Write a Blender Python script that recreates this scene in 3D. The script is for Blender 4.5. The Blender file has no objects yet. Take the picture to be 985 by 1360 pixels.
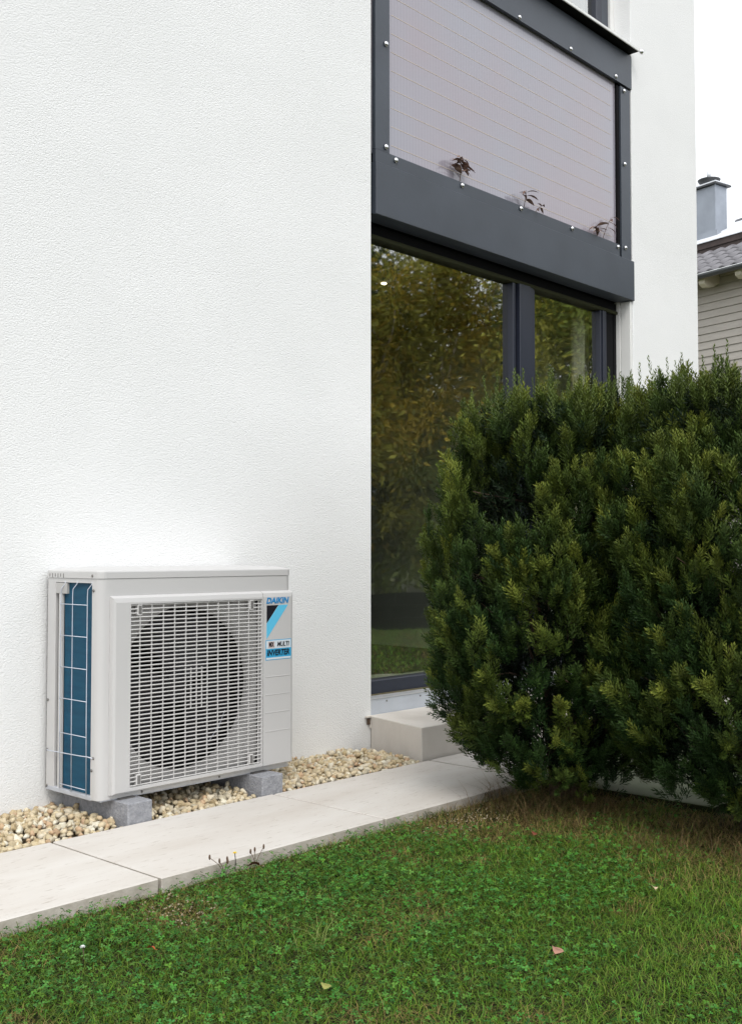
import bpy, bmesh, math, random
import numpy as np
from mathutils import Vector, Matrix, Euler
PI = math.pi
R_ = math.radians
S = bpy.context.scene
C = S.collection
random.seed(7)
RNG = np.random.default_rng(11)

# ------------------------------------------------------------------ camera, sky, sun, exposure
H = 0.87
cd = bpy.data.cameras.new('camera')
cam = bpy.data.objects.new('camera', cd); C.objects.link(cam); S.camera = cam
cd.sensor_fit = 'HORIZONTAL'; cd.sensor_width = 36.0; cd.lens = 36.0*1450/985
cd.clip_start = 0.05; cd.clip_end = 3000
cam.location = (0, 0, H)
cam.rotation_euler = Euler((R_(90+2.2), 0, R_(42.7-90)), 'XYZ')

SUN_EL, SUN_AZ = 52, 232          # direction the light comes from, degrees counter-clockwise from +X
w = bpy.data.worlds.new('World'); S.world = w; w.use_nodes = True
nt = w.node_tree; nt.nodes.clear()
out = nt.nodes.new('ShaderNodeOutputWorld'); bg = nt.nodes.new('ShaderNodeBackground')
sky = nt.nodes.new('ShaderNodeTexSky'); sky.sky_type = 'NISHITA'; sky.sun_disc = False
sky.sun_elevation = R_(SUN_EL); sky.sun_rotation = R_(90-SUN_AZ)
sky.air_density = 1.0; sky.dust_density = 4.0; sky.ozone_density = 1.0
hsv = nt.nodes.new('ShaderNodeHueSaturation'); hsv.inputs['Saturation'].default_value = 0.16
nt.links.new(sky.outputs[0], hsv.inputs['Color'])
# a closed overcast layer: the sky's own light spread evenly through pale cloud
cloud = nt.nodes.new('ShaderNodeMix'); cloud.data_type = 'RGBA'; cloud.inputs[0].default_value = 0.72
cloud.inputs[7].default_value = (8.6, 8.9, 9.3, 1)
nt.links.new(hsv.outputs[0], cloud.inputs[6]); nt.links.new(cloud.outputs[2], bg.inputs['Color'])
bg.inputs['Strength'].default_value = 0.12
nt.links.new(bg.outputs[0], out.inputs[0])
sl = bpy.data.lights.new('sun', 'SUN'); sl.energy = 0.9; sl.angle = R_(25); sl.color = (1, 0.96, 0.9)
sun = bpy.data.objects.new('sun', sl); C.objects.link(sun)
sd = Vector((math.cos(R_(SUN_EL))*math.cos(R_(SUN_AZ)), math.cos(R_(SUN_EL))*math.sin(R_(SUN_AZ)), math.sin(R_(SUN_EL))))
sun.rotation_euler = sd.to_track_quat('Z', 'Y').to_euler()
sun.location = (0, -5, 12)
S.view_settings.view_transform = 'Standard'; S.view_settings.look = 'None'
S.view_settings.exposure = 0.71; S.view_settings.gamma = 1
S.view_settings.use_curve_mapping = False

# ------------------------------------------------------------------ materials
MATS = {}
def mat(name, col, rough=0.6, metal=0.0, var=0.0, vscale=8.0, bump=0.0, bscale=60.0, col2=None, spec=0.5,
        stretch=(1, 1, 1), attr=None, coat=0.0, bump2=None, trans=0.0, detail=6):
    m = bpy.data.materials.new(name); m.use_nodes = True
    n = m.node_tree; p = n.nodes['Principled BSDF']
    p.inputs['Roughness'].default_value = rough; p.inputs['Metallic'].default_value = metal
    p.inputs['Specular IOR Level'].default_value = spec
    p.inputs['Base Color'].default_value = (*col, 1)
    p.inputs['Coat Weight'].default_value = coat
    tc = n.nodes.new('ShaderNodeTexCoord'); mp = n.nodes.new('ShaderNodeMapping'); mp.inputs['Scale'].default_value = stretch
    geo = n.nodes.new('ShaderNodeNewGeometry')
    n.links.new(geo.outputs['Position'], mp.inputs['Vector'])
    if attr:
        a = n.nodes.new('ShaderNodeAttribute'); a.attribute_name = attr
        n.links.new(a.outputs['Color'], p.inputs['Base Color'])
    elif var > 0 or col2:
        nz = n.nodes.new('ShaderNodeTexNoise'); nz.inputs['Scale'].default_value = vscale; nz.inputs['Detail'].default_value = detail
        n.links.new(mp.outputs[0], nz.inputs['Vector'])
        cr = n.nodes.new('ShaderNodeValToRGB')
        c2 = col2 or tuple(min(1, c*(1+var)) for c in col)
        c1 = col if col2 else tuple(c*(1-var) for c in col)
        cr.color_ramp.elements[0].position = 0.35; cr.color_ramp.elements[1].position = 0.65
        cr.color_ramp.elements[0].color = (*c1, 1); cr.color_ramp.elements[1].color = (*c2, 1)
        n.links.new(nz.outputs['Fac'], cr.inputs[0]); n.links.new(cr.outputs[0], p.inputs['Base Color'])
    if bump > 0:
        nb = n.nodes.new('ShaderNodeTexNoise'); nb.inputs['Scale'].default_value = bscale; nb.inputs['Detail'].default_value = 4
        n.links.new(mp.outputs[0], nb.inputs['Vector'])
        b = n.nodes.new('ShaderNodeBump'); b.inputs['Strength'].default_value = 1.0; b.inputs['Distance'].default_value = bump
        n.links.new(nb.outputs['Fac'], b.inputs['Height']); n.links.new(b.outputs[0], p.inputs['Normal'])
    if trans > 0:
        tr = n.nodes.new('ShaderNodeBsdfTranslucent'); mx = n.nodes.new('ShaderNodeMixShader'); mx.inputs[0].default_value = trans
        src = p.inputs['Base Color'].links[0].from_socket if p.inputs['Base Color'].links else None
        if src: n.links.new(src, tr.inputs['Color'])
        else: tr.inputs['Color'].default_value = (*col, 1)
        o = n.nodes['Material Output']
        n.links.new(p.outputs[0], mx.inputs[1]); n.links.new(tr.outputs[0], mx.inputs[2]); n.links.new(mx.outputs[0], o.inputs['Surface'])
    MATS[name] = m
    return m

def stucco_material():
    m = mat('white_stucco', (0.80, 0.805, 0.805), 0.95, spec=0.15)
    n = m.node_tree; p = n.nodes['Principled BSDF']
    geo = n.nodes.new('ShaderNodeNewGeometry'); mp = n.nodes.new('ShaderNodeMapping'); mp.inputs['Scale'].default_value = (0.75, 0.75, 1.15)
    n.links.new(geo.outputs['Position'], mp.inputs['Vector'])
    v = n.nodes.new('ShaderNodeTexVoronoi'); v.feature = 'SMOOTH_F1'; v.inputs['Scale'].default_value = 210; v.inputs['Smoothness'].default_value = 0.6
    nz = n.nodes.new('ShaderNodeTexNoise'); nz.inputs['Scale'].default_value = 165; nz.inputs['Detail'].default_value = 5; nz.inputs['Roughness'].default_value = 0.62
    n2 = n.nodes.new('ShaderNodeTexNoise'); n2.inputs['Scale'].default_value = 2.2; n2.inputs['Detail'].default_value = 4
    for q in (v, nz, n2): n.links.new(mp.outputs[0], q.inputs['Vector'])
    ad = n.nodes.new('ShaderNodeMath'); ad.operation = 'MULTIPLY_ADD'; ad.inputs[1].default_value = -0.9
    n.links.new(v.outputs['Distance'], ad.inputs[0]); n.links.new(nz.outputs['Fac'], ad.inputs[2])
    b = n.nodes.new('ShaderNodeBump'); b.inputs['Strength'].default_value = 1.0; b.inputs['Distance'].default_value = 0.0014
    n.links.new(ad.outputs[0], b.inputs['Height']); n.links.new(b.outputs[0], p.inputs['Normal'])
    cr = n.nodes.new('ShaderNodeValToRGB'); cr.color_ramp.elements[0].position = 0.3; cr.color_ramp.elements[1].position = 0.7
    cr.color_ramp.elements[0].color = (0.78, 0.785, 0.78, 1); cr.color_ramp.elements[1].color = (0.815, 0.818, 0.815, 1)
    n.links.new(n2.outputs['Fac'], cr.inputs[0]); n.links.new(cr.outputs[0], p.inputs['Base Color'])
    return m

def slab_material():
    m = mat('limestone_paving', (0.62, 0.58, 0.53), 0.8, spec=0.25)
    n = m.node_tree; p = n.nodes['Principled BSDF']
    geo = n.nodes.new('ShaderNodeNewGeometry')
    a = n.nodes.new('ShaderNodeTexNoise'); a.inputs['Scale'].default_value = 3.0; a.inputs['Detail'].default_value = 8; a.inputs['Roughness'].default_value = 0.65
    mp = n.nodes.new('ShaderNodeMapping'); mp.inputs['Scale'].default_value = (0.35, 1.6, 1)
    n.links.new(geo.outputs['Position'], mp.inputs['Vector']); n.links.new(mp.outputs[0], a.inputs['Vector'])
    c = n.nodes.new('ShaderNodeTexNoise'); c.inputs['Scale'].default_value = 45; c.inputs['Detail'].default_value = 5; c.inputs['Roughness'].default_value = 0.7
    n.links.new(mp.outputs[0], c.inputs['Vector'])
    r1 = n.nodes.new('ShaderNodeValToRGB'); r1.color_ramp.elements[0].position = 0.33; r1.color_ramp.elements[1].position = 0.68
    r1.color_ramp.elements[0].color = (0.53, 0.49, 0.445, 1); r1.color_ramp.elements[1].color = (0.62, 0.595, 0.56, 1)
    r2 = n.nodes.new('ShaderNodeValToRGB'); r2.color_ramp.elements[0].position = 0.27; r2.color_ramp.elements[1].position = 0.42
    r2.color_ramp.elements[0].color = (0.45, 0.38, 0.31, 1); r2.color_ramp.elements[1].color = (1, 1, 1, 1)
    mx = n.nodes.new('ShaderNodeMix'); mx.data_type = 'RGBA'; mx.blend_type = 'MULTIPLY'; mx.inputs[0].default_value = 0.75
    n.links.new(a.outputs['Fac'], r1.inputs[0]); n.links.new(c.outputs['Fac'], r2.inputs[0])
    n.links.new(r1.outputs[0], mx.inputs[6]); n.links.new(r2.outputs[0], mx.inputs[7])
    n.links.new(mx.outputs[2], p.inputs['Base Color'])
    # algae on the terrace to the right of the bushes: a stain of the stone itself, by position
    b = n.nodes.new('ShaderNodeBump'); b.inputs['Distance'].default_value = 0.0012; b.inputs['Strength'].default_value = 1
    n.links.new(c.outputs['Fac'], b.inputs['Height']); n.links.new(b.outputs[0], p.inputs['Normal'])
    return m

M = {}
M['stucco'] = stucco_material()
M['slab'] = slab_material()
M['slab_edge'] = mat('soiled_slab_edge', (0.36, 0.325, 0.27), 0.9, col2=(0.50, 0.46, 0.41), vscale=14, bump=0.002, bscale=90)
M['mossy'] = mat('mossy_paving', (0.22, 0.235, 0.16), 0.9, col2=(0.12, 0.155, 0.075), vscale=5, bump=0.001, bscale=60)
M['concrete'] = mat('cast_concrete', (0.50, 0.46, 0.41), 0.85, col2=(0.62, 0.58, 0.53), vscale=4, bump=0.0012, bscale=70, stretch=(1, 1, 0.45))
M['block'] = mat('grey_concrete_block', (0.24, 0.245, 0.265), 0.95, col2=(0.33, 0.335, 0.355), vscale=90, bump=0.004, bscale=160, spec=0.2)
M['anthracite'] = mat('anthracite_coated_metal', (0.045, 0.054, 0.070), 0.42, var=0.10, vscale=3.5, bump=0.0003, bscale=40, spec=0.5)
M['anthracite_b'] = mat('anthracite_frame', (0.019, 0.023, 0.038), 0.38, var=0.08, vscale=3, spec=0.5)
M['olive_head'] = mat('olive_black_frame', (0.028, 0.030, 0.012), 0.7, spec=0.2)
M['rubber_and_shade'] = mat('black_gasket_and_shade', (0.006, 0.006, 0.007), 0.8, spec=0.15)  # gasket black, also painted on the door head and soffit as shade
M['steel'] = mat('stainless_bolt', (0.75, 0.75, 0.76), 0.28, 1.0)
M['alu'] = mat('bright_aluminium', (0.72, 0.73, 0.74), 0.35, 0.6, var=0.05)
M['sill'] = mat('zinc_sill', (0.56, 0.60, 0.66), 0.45, 0.3, var=0.06, vscale=6)
M['white_rail'] = mat('white_rail_paint', (0.74, 0.74, 0.72), 0.5, var=0.02)
M['ac_white'] = mat('ivory_painted_steel', (0.525, 0.518, 0.512), 0.42, var=0.012, vscale=3, bump=0.00015, bscale=300)
M['ac_slat'] = mat('ivory_plastic_slat', (0.56, 0.55, 0.54), 0.45)
M['ac_shroud'] = mat('grey_bellmouth', (0.42, 0.41, 0.40), 0.5, var=0.04)
M['ac_dark'] = mat('dark_cavity', (0.012, 0.012, 0.014), 0.7)
M['fan'] = mat('fan_plastic', (0.016, 0.014, 0.018), 0.5)
M['clip'] = mat('grey_clip', (0.16, 0.155, 0.15), 0.5)
M['screw'] = mat('dull_screw', (0.22, 0.21, 0.20), 0.4, 0.8)
M['wire'] = mat('pale_wire', (0.60, 0.64, 0.72), 0.4, 0.2)
M['galv'] = mat('galvanised_pan', (0.50, 0.52, 0.56), 0.45, 0.3, var=0.08, vscale=20)
M['blue'] = mat('logo_blue', (0.0, 0.21, 0.50), 0.5)
M['cyan'] = mat('logo_cyan', (0.11, 0.50, 0.74), 0.5)
M['cyan2'] = mat('label_cyan', (0.035, 0.34, 0.60), 0.5)
M['ink'] = mat('logo_ink', (0.008, 0.008, 0.014), 0.5)
M['label_bg'] = mat('label_silver', (0.62, 0.68, 0.72), 0.5)
M['stone'] = mat('limestone_gravel', (0.4, 0.35, 0.28), 0.92, attr='tint', bump=0.003, bscale=140, spec=0.2)
M['bark'] = mat('yew_bark', (0.10, 0.065, 0.045), 0.9, var=0.35, vscale=40, bump=0.004, bscale=90)
M['needle'] = mat('yew_needle', (0.04, 0.07, 0.03), 0.55, attr='tint', spec=0.16, trans=0.08)
M['grass'] = mat('lawn_blade', (0.06, 0.12, 0.03), 0.6, attr='tint', spec=0.14, trans=0.30)
M['tree_leaf'] = mat('garden_leaf', (0.12, 0.12, 0.03), 0.6, attr='tint', spec=0.15, trans=0.35)
M['tree_bark'] = mat('garden_bark', (0.22, 0.19, 0.14), 0.9, var=0.3, vscale=20, bump=0.004)
M['soil'] = mat('soil', (0.030, 0.024, 0.015), 1.0, col2=(0.020, 0.028, 0.010), vscale=9, bump=0.01, bscale=60, spec=0.1)
M['lawn_far'] = mat('lawn_ground', (0.055, 0.075, 0.025), 1.0, col2=(0.085, 0.08, 0.035), vscale=3, bump=0.02, bscale=40, spec=0.1)
M['gravel_bed'] = mat('gravel_bed', (0.09, 0.07, 0.045), 1.0, var=0.4, vscale=60, bump=0.01, bscale=90, spec=0.1)
M['dark_wood'] = mat('dark_sleeper', (0.010, 0.009, 0.008), 1.0, spec=0.05, var=0.3, vscale=12)
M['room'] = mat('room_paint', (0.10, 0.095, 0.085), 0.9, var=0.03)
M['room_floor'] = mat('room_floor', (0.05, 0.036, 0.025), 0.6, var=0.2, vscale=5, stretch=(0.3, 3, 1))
M['curtain'] = mat('cream_curtain', (0.88, 0.83, 0.74), 0.9, var=0.04, trans=0.25)
M['curtain2'] = mat('taupe_curtain', (0.34, 0.29, 0.27), 0.9, var=0.05, trans=0.2)
M['red_leaf'] = mat('russet_leaf', (0.15, 0.09, 0.07), 0.6, var=0.4, vscale=30, trans=0.1)
M['stem'] = mat('brown_stem', (0.10, 0.055, 0.035), 0.8)
M['leaf_brown'] = mat('dead_leaf_brown', (0.16, 0.045, 0.02), 0.75, var=0.3, vscale=60, bump=0.002)
M['leaf_pink'] = mat('dead_leaf_pink', (0.33, 0.17, 0.12), 0.75, var=0.2, vscale=60, bump=0.002)
M['leaf_orange'] = mat('dead_leaf_orange', (0.50, 0.08, 0.02), 0.7, var=0.2, vscale=60)
M['leaf_tan'] = mat('dead_leaf_tan', (0.50, 0.38, 0.24), 0.8, var=0.2, vscale=60)
M['yellow'] = mat('dandelion_yellow', (0.80, 0.62, 0.02), 0.7)
M['petal_white'] = mat('white_petal', (0.75, 0.76, 0.74), 0.7)
M['dry_stalk'] = mat('dry_stalk', (0.11, 0.07, 0.045), 0.9)
M['siding'] = mat('grey_siding', (0.42, 0.385, 0.345), 0.75, var=0.05, vscale=3, stretch=(1, 1, 6))
M['soffit'] = mat('cream_timber', (0.62, 0.57, 0.46), 0.7, var=0.05)
M['tile'] = mat('glazed_roof_tile', (0.165, 0.158, 0.17), 0.34, var=0.18, vscale=5, spec=0.7)
M['tile_dark'] = mat('roof_underlay', (0.03, 0.025, 0.025), 0.8)
M['ridge_tile'] = mat('ridge_tile', (0.20, 0.20, 0.21), 0.5, var=0.1)
M['brown_board'] = mat('brown_board', (0.045, 0.028, 0.024), 0.6, var=0.2)
M['zinc'] = mat('zinc_cladding', (0.27, 0.295, 0.335), 0.45, 0.35, var=0.08, vscale=3)
M['zinc_light'] = mat('bright_flashing', (0.74, 0.76, 0.80), 0.4, 0.1, var=0.03)
M['cowl'] = mat('dark_cowl', (0.035, 0.037, 0.04), 0.5)
M['gutter'] = mat('grey_gutter', (0.11, 0.115, 0.125), 0.4, 0.4)

def glass_material():
    m = bpy.data.materials.new('coated_window_glass'); m.use_nodes = True; n = m.node_tree; n.nodes.clear()
    o = n.nodes.new('ShaderNodeOutputMaterial'); mx = n.nodes.new('ShaderNodeMixShader')
    g = n.nodes.new('ShaderNodeBsdfGlossy'); g.inputs['Roughness'].default_value = 0.02; g.inputs['Color'].default_value = (0.97, 0.97, 0.93, 1)
    t = n.nodes.new('ShaderNodeBsdfTransparent'); t.inputs['Color'].default_value = (0.90, 0.93, 0.88, 1)
    fr = n.nodes.new('ShaderNodeFresnel'); fr.inputs['IOR'].default_value = 1.6
    ma = n.nodes.new('ShaderNodeMath'); ma.operation = 'MULTIPLY_ADD'; ma.inputs[1].default_value = 1.0; ma.inputs[2].default_value = 0.38; ma.use_clamp = True
    # only the outward-entering face mirrors; leaving the pane adds nothing
    gb = n.nodes.new('ShaderNodeNewGeometry'); sb = n.nodes.new('ShaderNodeMath'); sb.operation = 'SUBTRACT'; sb.inputs[0].default_value = 1.0
    n.links.new(gb.outputs['Backfacing'], sb.inputs[1]); mu = n.nodes.new('ShaderNodeMath'); mu.operation = 'MULTIPLY'
    n.links.new(fr.outputs[0], ma.inputs[0]); n.links.new(ma.outputs[0], mu.inputs[0]); n.links.new(sb.outputs[0], mu.inputs[1]); n.links.new(mu.outputs[0], mx.inputs[0])
    # faint waviness of toughened panes
    nz = n.nodes.new('ShaderNodeTexNoise'); nz.inputs['Scale'].default_value = 2.2; nz.inputs['Detail'].default_value = 1
    ge = n.nodes.new('ShaderNodeNewGeometry'); n.links.new(ge.outputs['Position'], nz.inputs['Vector'])
    b = n.nodes.new('ShaderNodeBump'); b.inputs['Distance'].default_value = 0.0022; n.links.new(nz.outputs['Fac'], b.inputs['Height'])
    n.links.new(b.outputs[0], g.inputs['Normal'])
    n.links.new(t.outputs[0], mx.inputs[1]); n.links.new(g.outputs[0], mx.inputs[2]); n.links.new(mx.outputs[0], o.inputs[0])
    return m
M['glass'] = glass_material()

def pv_material():
    m = mat('photovoltaic_glass', (0.36, 0.33, 0.36), 0.16, spec=0.6, coat=0.3)
    n = m.node_tree; p = n.nodes['Principled BSDF']
    ge = n.nodes.new('ShaderNodeNewGeometry'); mp = n.nodes.new('ShaderNodeMapping')
    n.links.new(ge.outputs['Position'], mp.inputs['Vector'])
    wv = n.nodes.new('ShaderNodeTexWave'); wv.wave_type = 'BANDS'; wv.bands_direction = 'X'; wv.inputs['Scale'].default_value = 14
    n.links.new(mp.outputs[0], wv.inputs['Vector'])
    nz = n.nodes.new('ShaderNodeTexNoise'); nz.inputs['Scale'].default_value = 1.3; nz.inputs['Detail'].default_value = 3
    n.links.new(mp.outputs[0], nz.inputs['Vector'])
    r = n.nodes.new('ShaderNodeValToRGB'); r.color_ramp.elements[0].color = (0.335, 0.295, 0.335, 1); r.color_ramp.elements[1].color = (0.315, 0.31, 0.36, 1)
    r.color_ramp.elements[0].position = 0.35; r.color_ramp.elements[1].position = 0.65
    n.links.new(nz.outputs['Fac'], r.inputs[0])
    mx = n.nodes.new('ShaderNodeMix'); mx.data_type = 'RGBA'; mx.blend_type = 'MULTIPLY'; mx.inputs[0].default_value = 0.10
    n.links.new(r.outputs[0], mx.inputs[6]); n.links.new(wv.outputs['Color'], mx.inputs[7]); n.links.new(mx.outputs[2], p.inputs['Base Color'])
    return m
M['pv'] = pv_material()
M['cellwire'] = mat('cell_wire', (0.62, 0.52, 0.42), 0.5)
def coil_material():
    m = mat('blue_coil_fins', (0.008, 0.075, 0.16), 0.4, spec=0.6)
    n = m.node_tree; p = n.nodes['Principled BSDF']
    ge = n.nodes.new('ShaderNodeNewGeometry'); mp = n.nodes.new('ShaderNodeMapping'); mp.inputs['Scale'].default_value = (1, 1, 1)
    n.links.new(ge.outputs['Position'], mp.inputs['Vector'])
    nz = n.nodes.new('ShaderNodeTexNoise'); nz.inputs['Scale'].default_value = 5; nz.inputs['Detail'].default_value = 4
    mp2 = n.nodes.new('ShaderNodeMapping'); mp2.inputs['Scale'].default_value = (1, 1.5, 12)
    n.links.new(ge.outputs['Position'], mp2.inputs['Vector']); n.links.new(mp2.outputs[0], nz.inputs['Vector'])
    r = n.nodes.new('ShaderNodeValToRGB'); r.color_ramp.elements[0].color = (0.004, 0.055, 0.12, 1); r.color_ramp.elements[1].color = (0.012, 0.12, 0.20, 1)
    n.links.new(nz.outputs['Fac'], r.inputs[0]); n.links.new(r.outputs[0], p.inputs['Base Color'])
    return m
M['coil'] = coil_material()
def emis(name, col, st):
    m = bpy.data.materials.new(name); m.use_nodes = True; p = m.node_tree.nodes['Principled BSDF']
    p.inputs['Emission Color'].default_value = (*col, 1); p.inputs['Emission Strength'].default_value = st; return m
M['lamp'] = emis('warm_lamp', (1, 0.85, 0.6), 14)

# ------------------------------------------------------------------ helpers
def link(name, me, m=None, parent=None):
    o = bpy.data.objects.new(name, me); C.objects.link(o)
    if m is not None and me is not None and len(me.materials) == 0: me.materials.append(m)
    if parent is not None: o.parent = parent
    return o
def tag(o, label=None, cat=None, group=None, kind=None):
    if label: o['label'] = label
    if cat: o['category'] = cat
    if group: o['group'] = group
    if kind: o['kind'] = kind
    return o
def thing(name, label, cat, loc=(0, 0, 0), rz=0, group=None):
    o = bpy.data.objects.new(name, None); C.objects.link(o); o.location = loc; o.rotation_euler = (0, 0, rz)
    o.empty_display_size = 0.1
    return tag(o, label, cat, group)
def structure(name, loc=(0, 0, 0), rz=0):
    o = bpy.data.objects.new(name, None); C.objects.link(o); o.location = loc; o.rotation_euler = (0, 0, rz); o['kind'] = 'structure'; return o
def bm_mesh(bm, smooth=False):
    me = bpy.data.meshes.new('mesh'); bm.normal_update(); bm.to_mesh(me); bm.free()
    if smooth:
        for p in me.polygons: p.use_smooth = True
    return me
def box_bm(bm, x0, x1, y0, y1, z0, z1, bev=0.0, seg=1):
    vs = [bm.verts.new((x, y, z)) for x in (x0, x1) for y in (y0, y1) for z in (z0, z1)]
    fs = [bm.faces.new([vs[i] for i in f]) for f in ((0, 1, 3, 2), (4, 6, 7, 5), (0, 4, 5, 1), (2, 3, 7, 6), (0, 2, 6, 4), (1, 5, 7, 3))]
    if bev > 0:
        es = list({e for f in fs for e in f.edges})
        bmesh.ops.bevel(bm, geom=es, offset=bev, segments=seg, affect='EDGES', profile=0.5)
def box(name, x0, x1, y0, y1, z0, z1, m, parent=None, bev=0.0, seg=1):
    bm = bmesh.new(); box_bm(bm, x0, x1, y0, y1, z0, z1, bev, seg)
    return link(name, bm_mesh(bm), m, parent)
def tube_bm(bm, pts, rad, n=6, cap=True):
    rings = []
    pts = [Vector(p) for p in pts]
    for i, p in enumerate(pts):
        d = (pts[min(i+1, len(pts)-1)]-pts[max(i-1, 0)]).normalized()
        a = d.orthogonal().normalized() if i == 0 else (prev - d*prev.dot(d)).normalized()
        prev = a; b = d.cross(a)
        r = rad[i] if isinstance(rad, (list, tuple)) else rad
        rings.append([bm.verts.new(p+a*math.cos(2*PI*k/n)*r+b*math.sin(2*PI*k/n)*r) for k in range(n)])
    for i in range(len(rings)-1):
        for k in range(n):
            bm.faces.new([rings[i][k], rings[i][(k+1) % n], rings[i+1][(k+1) % n], rings[i+1][k]])
    if cap:
        bm.faces.new(rings[0][::-1]); bm.faces.new(rings[-1])
def tube(name, pts, rad, m, parent=None, n=6):
    bm = bmesh.new(); tube_bm(bm, pts, rad, n); return link(name, bm_mesh(bm, True), m, parent)
def lathe(name, prof, m, parent=None, n=24, loc=(0, 0, 0), axis='Z'):
    bm = bmesh.new(); rings = []
    for r, z in prof:
        ring = []
        for k in range(n):
            a = 2*PI*k/n
            if axis == 'Z': v = (r*math.cos(a), r*math.sin(a), z)
            else: v = (r*math.cos(a), z, r*math.sin(a))
            ring.append(bm.verts.new((v[0]+loc[0], v[1]+loc[1], v[2]+loc[2])))
        rings.append(ring)
    for i in range(len(rings)-1):
        for k in range(n): bm.faces.new([rings[i][k], rings[i][(k+1) % n], rings[i+1][(k+1) % n], rings[i+1][k]])
    bm.faces.new(rings[0][::-1]); bm.faces.new(rings[-1])
    bmesh.ops.recalc_face_normals(bm, faces=bm.faces)
    return link(name, bm_mesh(bm, True), m, parent)
def prism(name, pts, h0, h1, m, parent=None, plane='XZ', bev=0):
    """polygon pts extruded between h0 and h1 along the remaining axis"""
    bm = bmesh.new()
    def P(p, h): return (p[0], h, p[1]) if plane == 'XZ' else ((h, p[0], p[1]) if plane == 'YZ' else (p[0], p[1], h))
    a = [bm.verts.new(P(p, h0)) for p in pts]; b = [bm.verts.new(P(p, h1)) for p in pts]
    bm.faces.new(a); bm.faces.new(b[::-1])
    for i in range(len(pts)):
        j = (i+1) % len(pts); bm.faces.new([a[i], b[i], b[j], a[j]])
    bmesh.ops.recalc_face_normals(bm, faces=bm.faces)
    if bev: bmesh.ops.bevel(bm, geom=list(bm.edges), offset=bev, segments=1, affect='EDGES')
    return link(name, bm_mesh(bm), m, parent)

def np_mesh(verts, faces, cols=None, smooth=False):
    """verts (n,3); faces (m,k) with one k, or list of such arrays"""
    if not isinstance(faces, list): faces = [faces]
    me = bpy.data.meshes.new('mesh')
    me.vertices.add(len(verts)); me.vertices.foreach_set('co', np.ascontiguousarray(verts, dtype=np.float32).ravel())
    loops = np.concatenate([f.ravel() for f in faces]).astype(np.int32)
    tot = np.concatenate([np.full(len(f), f.shape[1], dtype=np.int32) for f in faces])
    st = np.concatenate([[0], np.cumsum(tot)[:-1]]).astype(np.int32)
    me.loops.add(len(loops)); me.loops.foreach_set('vertex_index', loops)
    me.polygons.add(len(tot)); me.polygons.foreach_set('loop_start', st); me.polygons.foreach_set('loop_total', tot)
    if smooth: me.polygons.foreach_set('use_smooth', np.ones(len(tot), dtype=bool))
    me.update(calc_edges=True)
    if cols is not None:
        a = me.attributes.new('tint', 'FLOAT_COLOR', 'POINT')
        c4 = np.ones((len(verts), 4), dtype=np.float32); c4[:, :3] = cols
        a.data.foreach_set('color', c4.ravel())
    return me
def scatter(tmpl, Rm, T, tint, tmul=None):
    """tmpl=(V,F); Rm (K,3,3) columns = axes incl. scale; T (K,3); tint (K,3); tmul (nV,) brightness of the natural colour along the piece"""
    V, F = tmpl; K = len(T); nv = len(V)
    P = np.einsum('kij,nj->kni', Rm, V) + T[:, None, :]
    Fs = (F[None, :, :] + (np.arange(K)*nv)[:, None, None]).reshape(-1, F.shape[1])
    tm = np.ones(nv) if tmul is None else tmul
    Cc = tint[:, None, :]*tm[None, :, None] if tm.ndim == 1 else tint[:, None, :]*tm[None, :, :]
    return P.reshape(-1, 3), Fs, np.clip(Cc.reshape(-1, 3), 0, 1)
def merge(lst):
    Vs, Fs, Cs = [], [], []; off = 0
    for v, f, c in lst:
        Vs.append(v); Fs.append(f+off); Cs.append(c); off += len(v)
    return np.concatenate(Vs), np.concatenate(Fs), np.concatenate(Cs)
def frames(D, spin, scale):
    """rotation matrices whose z axis is D (K,3), spun, scaled"""
    D = D/np.linalg.norm(D, axis=1, keepdims=True)
    up = np.tile(np.array([0.0, 0.0, 1.0]), (len(D), 1)); bad = np.abs(D[:, 2]) > 0.98; up[bad] = (1, 0, 0)
    A = np.cross(up, D); A /= np.linalg.norm(A, axis=1, keepdims=True); B = np.cross(D, A)
    c, s = np.cos(spin)[:, None], np.sin(spin)[:, None]
    X = A*c+B*s; Y = -A*s+B*c
    return np.stack([X, Y, D], axis=2)*np.asarray(scale).reshape(-1, 1, 1)
_h = np.random.default_rng(3).random((64, 64))
def vnoise(x, y, sc, ox=0.0):
    x = x*sc+ox+100; y = y*sc+ox*1.7+100
    xi, yi = np.floor(x).astype(int), np.floor(y).astype(int); fx, fy = x-xi, y-yi
    fx = fx*fx*(3-2*fx); fy = fy*fy*(3-2*fy)
    g = lambda a, b: _h[a % 64, b % 64]
    return (g(xi, yi)*(1-fx)+g(xi+1, yi)*fx)*(1-fy)+(g(xi, yi+1)*(1-fx)+g(xi+1, yi+1)*fx)*fy

# ================================================================== SETTING: ground, path, gravel bed
W = 3.385                         # outer face of the house wall
GZ = -0.027                       # lawn soil level
g = box('ground', -600, 900, -600, 900, -1.0, -0.10, M['lawn_far']); g['kind'] = 'structure'
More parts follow.
